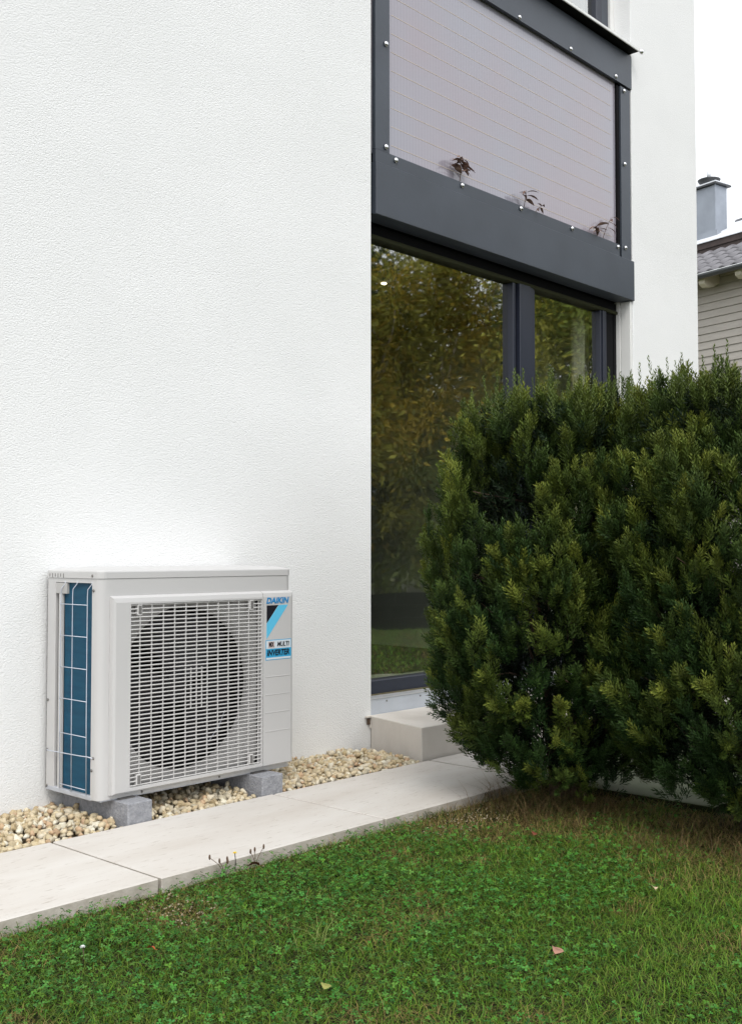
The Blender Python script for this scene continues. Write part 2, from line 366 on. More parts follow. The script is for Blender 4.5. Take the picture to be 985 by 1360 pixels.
# the lawn soil as one uneven sheet on top of it
nx, ny = 150, 130
gx = np.linspace(-6, 26, nx); gy = np.linspace(-14, 2.418, ny)
GXm, GYm = np.meshgrid(gx, gy, indexing='ij')
def soil_h(x, y): return GZ - 0.004 + 0.014*(vnoise(x, y, 1.6)-0.5) + 0.006*(vnoise(x, y, 6.0, 5)-0.5)
V = np.stack([GXm.ravel(), GYm.ravel(), soil_h(GXm, GYm).ravel()], axis=1)
i, j = np.meshgrid(np.arange(nx-1), np.arange(ny-1), indexing='ij'); a = (i*ny+j).ravel()
lawn = link('lawn_ground', np_mesh(V, np.stack([a, a+ny, a+ny+1, a+1], axis=1), smooth=True), M['soil']); lawn['kind'] = 'structure'
lawn.location.z = -0.002

path = structure('paved_path')
def paving_slab(x0, x1, y0, y1, m, k):
    bm = bmesh.new(); gp = 0.005
    box_bm(bm, x0+gp, x1-gp, y0+gp, y1-gp, -0.045, 0.0, 0.0025, 1)
    me = bm_mesh(bm); me.materials.append(m); me.materials.append(M['slab_edge'] if m is M['slab'] else M['soil'])
    for p in me.polygons:
        if abs(p.normal.z) < .3: p.material_index = 1
    o = link('paving_slab', me, None, path); o.location.z = random.uniform(-0.0012, 0.0012); return o
for k in range(-5, 7):
    x0 = 1.795+0.9*k
    if x0 < 3.5: paving_slab(x0, x0+0.9 if k < 1 else (2.7 if k == 0 else x0+0.885), 2.42, 2.975, M['slab'], k)
xs = [3.583+0.9*k for k in range(7)]
for k in range(6):
    paving_slab(xs[k], xs[k+1], 2.42, 2.975, M['slab'], k)
    paving_slab(xs[k], xs[k+1], 1.70, 2.42, M['mossy'], k)
box('path_bedding', -2.7, 8.98, 2.427, 2.972, -0.12, -0.0445, M['gravel_bed'], path)
box('path_bedding', 3.59, 8.98, 1.705, 2.422, -0.12, -0.0455, M['gravel_bed'], path)

bed = structure('gravel_bed')
box('bedding_layer', -2.7, 6.9, 2.98, W+0.02, -0.12, -0.022, M['gravel_bed'], bed)

def stone_mesh(seed):
    r = random.Random(seed); bm = bmesh.new()
    bmesh.ops.create_icosphere(bm, subdivisions=1, radius=1.0)
    sx, sy, sz = r.uniform(.85, 1.25), r.uniform(.7, 1.0), r.uniform(.55, .8)
    for v in bm.verts:
        v.co *= r.uniform(.80, 1.28); v.co.x *= sx; v.co.y *= sy; v.co.z *= sz
    # a few chipped flat faces
    for _ in range(6):
        nrm = Vector((r.uniform(-1, 1), r.uniform(-1, 1), r.uniform(-.6, 1))).normalized(); dist = r.uniform(.40, .66)
        for v in bm.verts:
            d = v.co.dot(nrm)
            if d > dist: v.co -= nrm*(d-dist)
    bmesh.ops.bevel(bm, geom=list(bm.edges), offset=0.05, segments=1, affect='EDGES') if False else None
    return bm_mesh(bm)
stone_tints = [(0.45, 0.375, 0.25), (0.50, 0.42, 0.29), (0.54, 0.48, 0.37), (0.38, 0.30, 0.185), (0.60, 0.56, 0.47), (0.46, 0.365, 0.235), (0.43, 0.38, 0.29), (0.44, 0.31, 0.20), (0.52, 0.44, 0.31)]
stone_tints = [tuple(min(.72, k*1.1) for k in c_) for c_ in stone_tints]
stone_meshes = []
for q in range(27):
    me = stone_mesh(q); c = stone_tints[q % 9]
    at_ = me.attributes.new('tint', 'FLOAT_COLOR', 'POINT')
    for v in range(len(me.vertices)):
        f = random.uniform(.88, 1.1); at_.data[v].color = (c[0]*f, c[1]*f, c[2]*f*random.uniform(.93, 1.03), 1)
    me.materials.append(M['stone']); stone_meshes.append(me)
BLOCKS = [(2.072, 2.167), (2.645, 2.747)]
def gravel_z(x, y):
    m_ = math.sin(max(0, min(1, (y-2.97)/0.4))*PI*0.9)*0.016
    return -0.012 + m_ + 0.008*(float(vnoise(np.array([x]), np.array([y]), 4.0)[0])-.5)
cand = []
cell = 0.0255
yy = 2.986
row = 0
while yy < W-0.004:
    xx = 0.6+(row % 2)*cell/2
    while xx < 3.66:
        x = xx+random.uniform(-.007, .007); y = min(W-.006, max(2.987, yy+random.uniform(-.006, .006)))
        inblk = any(b0-0.012 < x < b1+0.012 for b0, b1 in BLOCKS)
        instep = x > 3.535
        if not inblk and not instep:
            rr = random.choice([.011, .013, .016, .018, .021, .024])
            if y < 3.005: rr = min(rr, .014)
            cand.append((x, y, gravel_z(x, y)+random.uniform(-.004, .007), rr))
            if random.random() < .30:
                cand.append((x+random.uniform(-.01, .01), y+random.uniform(-.002, .008), gravel_z(x, y)+random.uniform(.008, .018)*(1 if y > 3.01 else .4), random.choice([.011, .013, .016, .018])))
        xx += cell
    yy += cell*0.86; row += 1
def showing(s):
    x, y, z, r = s
    vis = 1.0
    if x < 1.20: vis = 0.05                                   # left of the frame
    if 2.0 < x < 2.86 and y > 3.05+0.12: vis = 0.15           # far under the unit
    return r*vis/math.hypot(x, y)
cand.sort(key=showing, reverse=True)
for (x, y, z, r) in cand[:290]:
    o = bpy.data.objects.new('stone', random.choice(stone_meshes)); C.objects.link(o); o.parent = bed
    o.location = (x, y, z); o.scale = (r, r, r); o.rotation_euler = (random.uniform(-.5, .5), random.uniform(-.5, .5), random.uniform(0, 6.28))
rest = []
for (x, y, z, r) in cand[290:]:
    me = random.choice(stone_meshes)
    Vv = np.array([v.co[:] for v in me.vertices]); Fv = np.array([p.vertices[:] for p in me.polygons])
    cc = np.array([d.color[:3] for d in me.attributes['tint'].data])
    E_ = np.array(Euler((random.uniform(-.5, .5), random.uniform(-.5, .5), random.uniform(0, 6.28))).to_matrix())*r
    rest.append((Vv@E_.T+np.array([x, y, z]), Fv, cc))
v_, f_, c_ = merge(rest)
o = link('loose_gravel', np_mesh(v_, f_, c_), M['stone'], bed); o['kind'] = 'stuff'

# ================================================================== HOUSE
OX0, OX1 = 3.67, 6.08
house = thing('house', 'white rendered modern house with tall glass door below a grey balustrade', 'house')
box('wall', -7.0, OX0, W, W+0.34, -0.35, 7.5, M['stucco'], house, 0.004, 2)
pil = box('wall', OX1, 6.967, W, W+5.0, -0.35, 7.5, M['stucco'], house, 0.004, 2)
# floor slab between the storeys and the rooms behind the glass
box('floor_slab', OX0+0.002, OX1-0.002, 3.60, 8.2, 2.47, 4.00, M['room'], house)
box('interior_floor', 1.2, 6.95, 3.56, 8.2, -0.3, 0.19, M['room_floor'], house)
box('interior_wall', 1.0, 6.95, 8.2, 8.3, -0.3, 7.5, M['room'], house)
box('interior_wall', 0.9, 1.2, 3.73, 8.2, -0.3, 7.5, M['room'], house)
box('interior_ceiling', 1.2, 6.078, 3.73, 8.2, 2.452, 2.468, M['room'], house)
box('interior_ceiling', 1.0, 7.0, 3.4, 8.3, 7.52, 7.7, M['stucco'], house)
box('foundation', OX0+0.003, OX1-0.003, 3.392, 3.56, -0.3, 0.129, M['concrete'], house)

# --- lower glass door: frame, mullion, two panes
door = link('glass_door', None, None, house); door.empty_display_size = .1
FY = 3.475
box('threshold', OX0+.004, OX1-.03, FY+.002, 3.57, 0.19, 0.276, M['anthracite_b'], door, .003)
box('threshold_gasket', OX0+.005, OX1-.031, FY-.012, FY+.001, 0.192, 0.214, mat('khaki_gasket', (.12, .10, .05), .7), door)
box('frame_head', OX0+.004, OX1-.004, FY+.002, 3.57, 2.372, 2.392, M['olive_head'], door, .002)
box('frame_head', OX0+.0045, OX1-.0045, FY+.012, 3.57, 2.393, 2.440, M['rubber_and_shade'], door, .002)  # upper head pieces coloured black to stand for shade below the fascia
box('frame_head', OX0+.005, OX1-.005, 3.50, 3.595, 2.441, 2.468, M['rubber_and_shade'], door)
box('frame_stile', OX0+.004, 3.72, FY, 3.568, 0.277, 2.371, M['anthracite_b'], door, .003)
for (a0, a1, yf) in ((4.925, 4.950, FY+.004), (4.953, 4.966, FY+.012), (4.969, 5.075, FY-.012), (5.078, 5.120, FY), (5.123, 5.150, FY+.012)):
    box('mullion', a0, a1, yf, 3.566, 0.277, 2.371, M['anthracite_b'] if a0 != 4.953 else M['rubber_and_shade'], door, .002)
for (a0, a1, yf) in ((5.855, 5.872, FY+.010), (5.875, 5.915, FY+.002), (5.918, 6.02, FY+.018), (6.023, 6.078, FY+.014)):
    box('frame_stile', a0, a1, yf, 3.567, 0.277, 2.371, M['anthracite_b'] if a0 < 5.916 else M['rubber_and_shade'], door, .002)
p1 = box('pane', 3.721, 4.924, 3.515, 3.521, 0.277, 2.371, M['glass'], door)
p2 = box('pane', 5.151, 5.854, 3.515, 3.521, 0.277, 2.371, M['glass'], door)
box('guide_rail', 6.052, 6.078, 3.462, 3.535, 0.14, 2.468, M['white_rail'], door, .002)
box('guide_rail', 6.056, 6.0785, 3.392, 3.459, 0.14, 2.445, M['white_rail'], door, .002)
box('soffit_plate', OX0+.006, OX1-.035, 3.395, 3.499, 2.4495, 2.4515, M['rubber_and_shade'], door)  # black colour stands in for the shade under the fascia
# sill upstand in front of the threshold
sill = link('door_sill', None, None, house)
box('sill_plate', OX0+.002, OX1-.03, 3.390, 3.402, 0.130, 0.206, M['sill'], sill, .0015)
box('sill_top', OX0+.002, OX1-.03, 3.387, FY-.014, 0.2065, 0.2095, M['alu'], sill)
for sx in (3.78, 4.02, 4.5, 5.0):
    lathe('sill_screw', [(0.004, 0), (0.004, -0.003), (0.001, -0.004)], M['screw'], sill, 10, (sx, 3.390, 0.192), 'Y')
# --- upper window
uw = link('upper_window', None, None, house)
box('frame_stile', 5.86, 5.93, 3.50, 3.58, 4.06, 6.6, M['anthracite_b'], uw, .002)
box('frame_stile', 5.934, 6.03, 3.515, 3.58, 4.06, 6.6, M['anthracite'], uw, .002)
box('frame_stile', OX0+.004, 3.75, 3.50, 3.58, 4.06, 6.6, M['anthracite_b'], uw, .002)
box('frame_head', OX0+.004, OX1-.004, 3.50, 3.58, 6.605, 6.7, M['anthracite_b'], uw)
box('frame_sill', OX0+.004, OX1-.004, 3.502, 3.585, 4.001, 4.058, M['anthracite_b'], uw)
box('pane', 3.751, 5.859, 3.53, 3.536, 4.06, 6.6, M['glass'], uw)
box('guide_rail', 6.034, 6.078, 3.50, 3.58, 4.04, 6.7, M['white_rail'], uw, .002)
box('lintel', OX0+.002, OX1-.002, 3.42, 3.7, 6.705, 7.5, M['stucco'], house)

# --- balustrade with the photovoltaic pane
bal = link('balustrade', None, None, house)
BY = 3.383
bx0, bx1 = 3.697, 6.062
box('fascia_board', 3.694, 6.084, BY-.008, BY+.10, 2.449, 2.697, M['anthracite'], bal, .002)
def hole_bars():
    z0l, z0r = 2.758, 2.772
    bm = bmesh.new()
    prism('bottom_rail', [(bx0, 2.699), (5.918, 2.699), (5.918, z0r), (bx0, z0l)], BY, BY+.02, M['anthracite'], bal)
    box('side_rail', bx0, 3.797, BY+.0015, BY+.0195, 2.76, 3.786, M['anthracite'], bal)
    box('side_rail', 5.948, bx1, BY+.0015, BY+.0195, 2.699, 3.775, M['anthracite'], bal)
    box('side_rail', 5.9195, 5.9465, BY+.012, BY+.028, 2.699, 3.775, M['rubber_and_shade'], bal)
    box('top_rail', bx0, 6.079, BY-.003, BY+.0185, 3.790, 4.002, M['anthracite'], bal)
    bm.free()
hole_bars()
box('solar_panel', 3.70, 5.9185, BY+.026, BY+.034, 2.745, 3.85, M['pv'], bal)
box('panel_backing', 3.70, 6.07, BY+.045, BY+.06, 2.70, 4.0, M['rubber_and_shade'], bal)
for q in range(11):
    zz = 2.815+.0905*q
    box('cell_wire', 3.835, 5.87, BY+.0250, BY+.0262, zz, zz+.0022, M['cellwire'], bal)
box('cap_plate', 3.680, 6.072, 3.327, 3.495, 4.014, 4.026, M['rubber_and_shade'], bal)
box('cap_trim', 3.680, 6.073, 3.319, 3.3265, 4.013, 4.030, M['white_rail'], bal, .001)
box('cap_trim', 3.680, 6.0725, 3.327, 3.495, 4.0265, 4.031, M['alu'], bal)
lathe('end_clip', [(0.016, 0), (0.018, -.006), (0.012, -.010), (0.011, -.016)], M['steel'], bal, 14, (6.092, 3.322, 4.018), 'Y')
box('end_clip', 6.074, 6.094, 3.320, 3.325, 4.018, 4.022, M['steel'], bal)
for (bx, bz) in [(3.768, 3.276), (3.768, 2.783), (3.837, 2.738), (4.347, 2.745), (4.865, 2.748), (5.377, 2.751), (5.895, 2.752), (5.985, 2.765), (5.985, 3.290), (5.985, 3.752), (5.886, 3.812), (5.375, 3.808), (4.86, 3.806), (4.34, 3.806)]:
    lathe('bolt', [(0.013, 0), (0.013, -.002), (0.011, -.006), (0.006, -.009)], M['steel'], bal, 12, (bx, BY-.0032, bz), 'Y')

# --- step in front of the door
st = prism('concrete_step', [(3.551, 2.986), (6.07, 2.986), (6.07, 3.388), (3.672, 3.388), (3.655, 3.372)], -0.10, 0.137, M['concrete'], None, 'XY', .003)
tag(st, 'cast concrete doorstep below the tall glass door', 'step')

# --- chipped drip profile at the wall foot
dp = thing('corner_profile', 'small broken render profile at the wall corner beside the doorstep', 'trim', (3.66, W, 0.11))
bm = bmesh.new(); box_bm(bm, -0.035, 0.012, -0.016, -0.002, 0.02, 0.028, .001); box_bm(bm, -0.004, 0.012, -0.012, -0.002, -0.03, 0.018, .001)
link('profile_strip', bm_mesh(bm), M['concrete'], dp)
box('profile_gap', -0.022, -.006, -0.008, -.0015, -.012, 0.016, M['bark'], dp)

# --- curtains (hang inside: things of their own)
def curtain(x0, x1, y, z0, z1, m, label, amp=.03, per=.09):
    n = int((x1-x0)/per*10); bm = bmesh.new(); rows = []
    for q in range(n+1):
        x = x0+(x1-x0)*q/n; yy = y+amp*math.sin((x-x0)/per*2*PI)+amp*.4*math.sin((x-x0)/per*PI*1.3)
        rows.append((bm.verts.new((x, yy, z0)), bm.verts.new((x, yy, z1))))
    for q in range(n): bm.faces.new([rows[q][0], rows[q+1][0], rows[q+1][1], rows[q][1]])
    me = bm_mesh(bm, True); o = link('curtain', me, m)
    mod = o.modifiers.new('thick', 'SOLIDIFY'); mod.thickness = .002
    return tag(o, label, 'curtain')
curtain(5.78, 6.5, 3.625, 0.2, 2.44, M['curtain'], 'cream curtain gathered behind the narrow right pane of the glass door')
curtain(5.1, 6.05, 3.75, 4.05, 6.9, M['curtain2'], 'taupe curtain behind the upper window above the balustrade', .025, .07)
lmp = lathe('ceiling_lamp', [(0.014, 0), (0.015, -.004), (0.012, -.007)], M['lamp'], None, 20, (4.69, 4.225, 2.450))
tag(lmp, 'small lit round ceiling lamp seen through the glass door', 'lamp')

# --- leafy shoots poking out at the foot of the solar pane
def leaf_mesh(L, Wd, curl=0.25):
    bm = bmesh.new(); n = 5; ctr = []; lf = []; rt = []
    for q in range(n+1):
        t = q/n; wd = Wd*math.sin(PI*min(1, t*.95+.03))**.8*.5
        z = -curl*L*t*t
        ctr.append(bm.verts.new((t*L, 0, z))); lf.append(bm.verts.new((t*L, wd, z+wd*.35))); rt.append(bm.verts.new((t*L, -wd, z+wd*.35)))
    for q in range(n):
        bm.faces.new([ctr[q], ctr[q+1], lf[q+1], lf[q]]); bm.faces.new([rt[q], rt[q+1], ctr[q+1], ctr[q]])
    return bm_mesh(bm, True)
shoot_leaf = leaf_mesh(0.062, 0.020, .5); shoot_leaf.materials.append(M['red_leaf'])
def shoot(x, z, h, lean, leaves, label, seed, spread=1.0):
    r = random.Random(seed)
    t = thing('leafy_shoot', label, 'plant', (x, BY-.012, z), 0, 'russet shoots along the foot of the solar pane')
    tube('stem', [(0, .022, -.03), (lean*.3, .006, h*.4), (lean, 0, h)], [.0022, .0018, .001], M['stem'], t, 5)
    for q in range(leaves):
        s = .35+.65*q/max(1, leaves-1); a = q*2.4+r.uniform(-.3, .3)
        o = link('leaf', shoot_leaf, None, t); o.location = (lean*s, -.002, h*s)
        k = r.uniform(.85, 1.3)*spread
        sgn = 1 if q % 2 else -1
        o.rotation_euler = Euler((r.uniform(-.9, .9), r.uniform(-.75, .15), (0 if sgn > 0 else PI)+r.uniform(-.7, .7) - (.0)), 'XYZ'); o.scale = (k, k, k)
        if o.location.y > 0: pass
    return t
shoot(4.335, 2.755, .125, -.015, 16, 'fullest russet leafy shoot, left one at the foot of the solar pane', 1, 1.0)
shoot(4.90, 2.765, .085, .0, 7, 'russet shoot with a drooping leaf tuft, middle one at the foot of the solar pane', 2, .95)
shoot(5.0, 2.765, .045, .06, 4, 'low slanting russet sprig just right of the middle shoot on the solar pane', 5, .8)
shoot(5.66, 2.77, .05, -.03, 8, 'low spreading russet sprig near the lower right corner of the solar pane', 3, .9)
shoot(5.72, 2.77, .14, .08, 6, 'tallest slanting russet shoot at the right corner of the solar pane', 4, .85)

# ================================================================== AIR CONDITIONER
AX, AY, AZ = 2.010, 3.050, 0.072
AW, AD, AH = 0.848, 0.315, 0.744
ac = thing('air_conditioner', 'ivory outdoor air conditioner with slatted fan grille standing before the white wall', 'air conditioner', (AX, AY, AZ))
def rrect(x0, x1, z0, z1, r, y, n=4):
    pts = []
    for (cx, cz, a0) in ((x1-r, z0+r, -90), (x1-r, z1-r, 0), (x0+r, z1-r, 90), (x0+r, z0+r, 180)):
        for q in range(n+1):
            a = R_(a0+90*q/n); pts.append((cx+r*math.cos(a), y, cz+r*math.sin(a)))
    return pts
def loft(name, loops, m, parent, smooth=False, closed_last=False):
    bm = bmesh.new(); rs = [[bm.verts.new(p) for p in L] for L in loops]
    for q in range(len(rs)-1):
        n = len(rs[q])
        for k in range(n): bm.faces.new([rs[q][k], rs[q][(k+1) % n], rs[q+1][(k+1) % n], rs[q+1][k]])
    if closed_last: bm.faces.new(rs[-1])
    bmesh.ops.recalc_face_normals(bm, faces=bm.faces)
    return link(name, bm_mesh(bm, smooth), m, parent)
# front sheet: wraps round the left and right corner with a soft radius, with a rectangular fan hole
gx0, gx1, gz0, gz1 = 0.106, 0.684, 0.030, 0.632
cr_ = 0.026
prof = [(0.0, 0.044)] + [(cr_-cr_*math.cos(R_(a)), cr_-cr_*math.sin(R_(a))) for a in (0, 22, 45, 68, 90)] + [(0.05, 0.0)]
def sheet(name, prof, z0, z1, th=0.0015):
    bm = bmesh.new(); a = [bm.verts.new((x, y, z0)) for x, y in prof]; b = [bm.verts.new((x, y, z1)) for x, y in prof]
    for q in range(len(prof)-1): bm.faces.new([a[q], a[q+1], b[q+1], b[q]])
    me = bm_mesh(bm, True); o = link(name, me, M['ac_white'], ac)
    return o
zl = AH-.028
sheet('front_panel', prof, 0.0, zl)
prof_r = [(AW-.004, 0.0)] + [(AW-cr_+cr_*math.sin(R_(a)), cr_-cr_*math.cos(R_(a))) for a in (0, 22, 45, 68, 90)] + [(AW, AD)]
bm = bmesh.new()
P = [(AW-.030, 0.0)] + [(AW-cr_+cr_*math.sin(R_(a)), cr_-cr_*math.cos(R_(a))) for a in (0, 22, 45, 68, 90)] + [(AW, AD)]
sheet('side_panel', P, 0.0, zl)
# flat parts of the front around the grille (butted)
box('front_panel', 0.0501, AW-.0301, 0.0, 0.004, gz1+.0005, zl, M['ac_white'], ac)
box('front_panel', 0.0501, AW-.0301, 0.0, 0.004, 0.0, gz0-.0005, M['ac_white'], ac)
box('front_panel', 0.0501, gx0-.0005, 0.0, 0.004, gz0, gz1, M['ac_white'], ac)
box('front_panel', gx1+.0005, AW-.0301, 0.0, 0.004, gz0, gz1, M['ac_white'], ac)
# lid
bm = bmesh.new(); n = 5
def lid_loop(ins, z):
    pts = []
    r = cr_
    x0, x1, y0, y1 = -0.002+ins, AW+.002-ins, -0.002+ins, AD+.002-ins
    for (cx, cy, a0) in ((x1-r, y0+r, -90), (x1-.004, y1-.004, 0), (x0+.004, y1-.004, 90), (x0+r, y0+r, 180)):
        rr = r if cy == y0+r else .004
        for q in range(n+1):
            a = R_(a0+90*q/n); pts.append((cx+rr*math.cos(a), cy+rr*math.sin(a), z))
    return pts
loft('lid', [lid_loop(.003, zl+.0008), lid_loop(0, zl+.0012), lid_loop(0, AH-.006), lid_loop(.002, AH-.002), lid_loop(.007, AH), lid_loop(.035, AH+.005), lid_loop(.11, AH+.010)], M['ac_white'], ac, False, True)
# raised front moulding: grille frame and badge panel
mp0, mp1, mz0, mz1 = 0.038, AW-.006, 0.014, 0.660
seam = 0.689
def molding(name, x0, x1, z0, z1, bl, br, bt, bb, hole, yf=-0.020):
    L = [[(x0, -.0005, z0), (x1, -.0005, z0), (x1, -.0005, z1), (x0, -.0005, z1)]]
    L.append([(x0+bl*.25, yf*.8, z0+bb*.25), (x1-br*.25, yf*.8, z0+bb*.25), (x1-br*.25, yf*.8, z1-bt*.35), (x0+bl*.25, yf*.8, z1-bt*.35)])
    L.append([(x0+bl, yf, z0+bb), (x1-br, yf, z0+bb), (x1-br, yf, z1-bt), (x0+bl, yf, z1-bt)])
    if hole:
        hx0, hx1, hz0, hz1 = hole
        L.append([(hx0, yf, hz0), (hx1, yf, hz0), (hx1, yf, hz1), (hx0, yf, hz1)])
        L.append([(hx0+.002, yf+.020, hz0+.002), (hx1-.002, yf+.020, hz0+.002), (hx1-.002, yf+.020, hz1-.002), (hx0+.002, yf+.020, hz1-.002)])
    return loft(name, L, M['ac_white'], ac, False, not hole)
molding('grille_frame', mp0, seam-.0012, mz0, mz1, .012, .0005, .022, .006, (gx0+.002, gx1-.001, gz0, gz1))
molding('badge_panel', seam+.0012, mp1, mz0, mz1, .0005, .014, .022, .006, None)
# pressed grooves of the badge panel
for gz_ in (0.343, 0.277, 0.211, 0.142):
    box('groove_rib', 0.700, 0.822, -.0212, -.0199, gz_-.0016, gz_+.0016, M['ac_white'], ac, .0005)
# grille
gr = link('grille', None, None, ac)
NS = 44; pitch = (gz1-gz0-.008)/NS
bm = bmesh.new(); hx0, hx1 = gx0+.003, gx1-.002
box_bm(bm, hx0, hx1, -.0035, .0035, -.0018, .0018, .0006, 1)
bmesh.ops.rotate(bm, cent=(0, 0, 0), matrix=Matrix.Rotation(R_(-24), 3, 'X'), verts=bm.verts)
slat_me = bm_mesh(bm); slat_me.materials.append(M['ac_slat'])
for q in range(NS+1):
    o = link('slat', slat_me, None, gr); o.location = (0, -.0135, gz0+.004+pitch*q)
bm = bmesh.new(); box_bm(bm, -.0009, .0009, -.0182, -.0125, gz0+.001, gz1-.001)
rib_me = bm_mesh(bm); rib_me.materials.append(M['ac_slat'])
for q in range(12):
    o = link('rib', rib_me, None, gr); o.location = (gx0+.041+.0475*q, 0.0012, 0)
# denser ribs over the motor
bm = bmesh.new(); box_bm(bm, -.0009, .0009, -.0182, -.0125, 0.265, 0.405); rib2 = bm_mesh(bm); rib2.materials.append(M['ac_slat'])
for q in range(2):
    o = link('rib', rib2, None, gr); o.location = (gx0+.041+.0475*(4+q)+.0238, 0.002, 0)
for cx, cz in ((gx0+.038, gz1-.020), (gx1-.050, gz1-.020), (gx0+.038, gz0+.022), (gx1-.050, gz0+.022)):
    c = box('clip_socket', cx-.009, cx+.009, -.0195, -.004, cz-.018, cz+.018, M['ac_slat'], gr, .001)
    box('clip_recess', cx-.006, cx+.006, -.0203, -.0190, cz-.014, cz+.014, M['clip'], gr)
# bellmouth, fan, dark cavity
fcx, fcz, fr = 0.372, 0.331, 0.282
bm = bmesh.new(); NN = 64; loops = [[], [], []]
for k in range(NN):
    a = 2*PI*k/NN; c, s = math.cos(a), math.sin(a)
    # rectangle boundary point in this direction
    hx = (gx1-fcx if c > 0 else fcx-gx0); hz = (gz1-fcz if s > 0 else fcz-gz0)
    t = min(hx/abs(c) if abs(c) > 1e-6 else 9, hz/abs(s) if abs(s) > 1e-6 else 9)
    t = max(t, fr+.012)
    loops[0].append((fcx+t*c, .010, fcz+t*s)); loops[1].append((fcx+(fr+.010)*c, .011, fcz+(fr+.010)*s)); loops[2].append((fcx+fr*c, .05, fcz+fr*s))
loft('bellmouth', loops, M['ac_shroud'], ac, True)
box('cavity', .045, .70, .26, .27, .005, .70, M['ac_dark'], ac)
box('cavity', .700, .704, .03, .26, .005, .70, M['ac_dark'], ac)
box('cavity', .0455, .70, .0125, .26, .0035, .005, M['ac_dark'], ac)
box('cavity', .0455, .70, .006, .26, .698, .702, M['ac_dark'], ac)
box('cavity', .0446, .0456, .006, .2595, .006, .698, M['ac_dark'], ac)
fan = link('fan', None, None, ac); fan.location = (fcx, .075, fcz)
lathe('hub', [(0.06, .05), (0.062, .0), (0.055, -.016), (0.02, -.020)], M['fan'], fan, 24, (0, 0, 0), 'Y')
for b3 in range(3):
    bm = bmesh.new(); rows = []
    for iu in range(9):
        u = iu/8; rr = .05+(.262-.05)*u; row = []
        for iv in range(9):
            v = iv/8-.5; aa = R_(120*b3+70)+v*(R_(80)+R_(20)*u)+.35*u; row.append(bm.verts.new((rr*math.cos(aa), .03*v*2+.01*u, rr*math.sin(aa))))
        rows.append(row)
    for iu in range(8):
        for iv in range(8): bm.faces.new([rows[iu][iv], rows[iu+1][iv], rows[iu+1][iv+1], rows[iu][iv+1]])
    link('blade', bm_mesh(bm, True), M['fan'], fan)
tube('motor_wire', [(.12, -.03, -.20), (.16, -.035, -.15), (.19, -.03, -.10)], .0018, M['wire'], fan, 5)
# left side: coil, guard, posts
box('coil', .012, .045, .040, .224, .012, zl-.012, M['coil'], ac)
nf = 60
fin = []
bm = bmesh.new()
for q in range(nf):
    y = .040+.182*q/nf; box_bm(bm, .0095, .012, y, y+.0012, .014, zl-.014)
fo = link('coil_fins', bm_mesh(bm), M['coil'], ac); fo['kind'] = 'stuff'
box('side_post', .001, .010, .2245, .246, .006, zl-.03, M['ac_white'], ac, .001)
box('rear_panel', 0.0, .014, .266, AD, 0.002, zl, M['ac_white'], ac, .002)
box('rear_panel', .0, AW-.001, AD-.002, AD, 0.002, zl-.001, M['ac_dark'], ac)
box('cavity', .013, .03, .2245, .266, .006, zl, M['ac_dark'], ac)
box('side_header', .001, .006, .046, AD-.004, zl-.014, zl, M['ac_white'], ac)
box('side_bracket', -.001, .012, .195, .262, zl-.052, zl-.016, M['ac_shroud'], ac, .001)
for q in range(6):
    box('vent_notch', -.0028, -.0019, .212+.017*q, .2155+.017*q, zl+.002+.003*(q % 2), zl+.016, M['clip'], ac)
box('base_pan', -.001, .012, .040, AD-.002, -.004, .012, M['galv'], ac, .002)
box('base_pan', .012, AW-.01, .005, AD-.004, -.005, .0025, M['galv'], ac)
guard = link('wire_guard', None, None, ac)
for y in (.062, .150, .222):
    tube('guard_wire', [(-.004, y, .012), (-.006, y, .25), (-.006, y, zl-.06), (-.006, y-.002, zl-.035), (.0, y-.016, zl-.018), (.002, y-.016, zl-.008)], .0016, M['wire'], guard, 5)
for z in (.030, .2, .315, .420, .525, .63):
    tube('guard_wire', [(-.0075, .062, z), (-.0075, .150, z), (-.0075, .222, z)], .0015, M['wire'], guard, 5)
tube('guard_wire', [(-.002, .030, .135), (-.010, .045, .139), (-.010, .085, .137), (-.010, .29, .132), (-.002, .306, .132)], .0018, M['wire'], guard, 5)
for (y, z) in ((.028, .135), (.306, .132), (.034, zl-.038), (.036, .095), (.040, zl+.010), (.306, .010), (.304, .30)):
    o = lathe('screw', [(0.005, 0), (0.005, -.002), (0.003, -.0035)], M['screw'], ac, 10, (0, 0, 0), 'Y')
    o.rotation_euler = (0, 0, R_(-90)); o.location = (-.001 if y > .03 else .001, y, z)
for x in (.17, .50):
    lathe('screw', [(0.004, 0), (0.004, -.002)], M['screw'], ac, 10, (x, 0, .0065), 'Y')
box('handle_grip', AW-.0005, AW+.005, .02, .20, .50, .60, M['ac_white'], ac, .002)
# --- badge: lettering, mark, label
def text_mesh(body, size, shear, bold, m, name, parent, loc, width=None, ext=.0004):
    c = bpy.data.curves.new('t', 'FONT'); c.body = body; c.size = size; c.shear = shear; c.offset = bold; c.extrude = ext; c.resolution_u = 3
    tmp = bpy.data.objects.new('t', c); C.objects.link(tmp)
    bpy.context.view_layer.update()
    me = bpy.data.meshes.new_from_object(tmp.evaluated_get(bpy.context.evaluated_depsgraph_get())); bpy.data.objects.remove(tmp)
    xs_ = [v.co.x for v in me.vertices]; zs_ = [v.co.y for v in me.vertices]; x0, x1, y0 = min(xs_), max(xs_), min(zs_)
    k = (width/(x1-x0)) if width else 1
    for v in me.vertices: v.co = Vector(((v.co.x-x0)*k, -v.co.z, v.co.y-y0))
    me.materials.clear(); o = link(name, me, m, parent); o.location = loc; return o
BYF = -.0206
lt = link('brand_badge', None, None, ac)
text_mesh('DAIKIN', .030, .22, .0009, M['blue'], 'lettering', lt, (.703, BYF-.0004, .6135), .113)
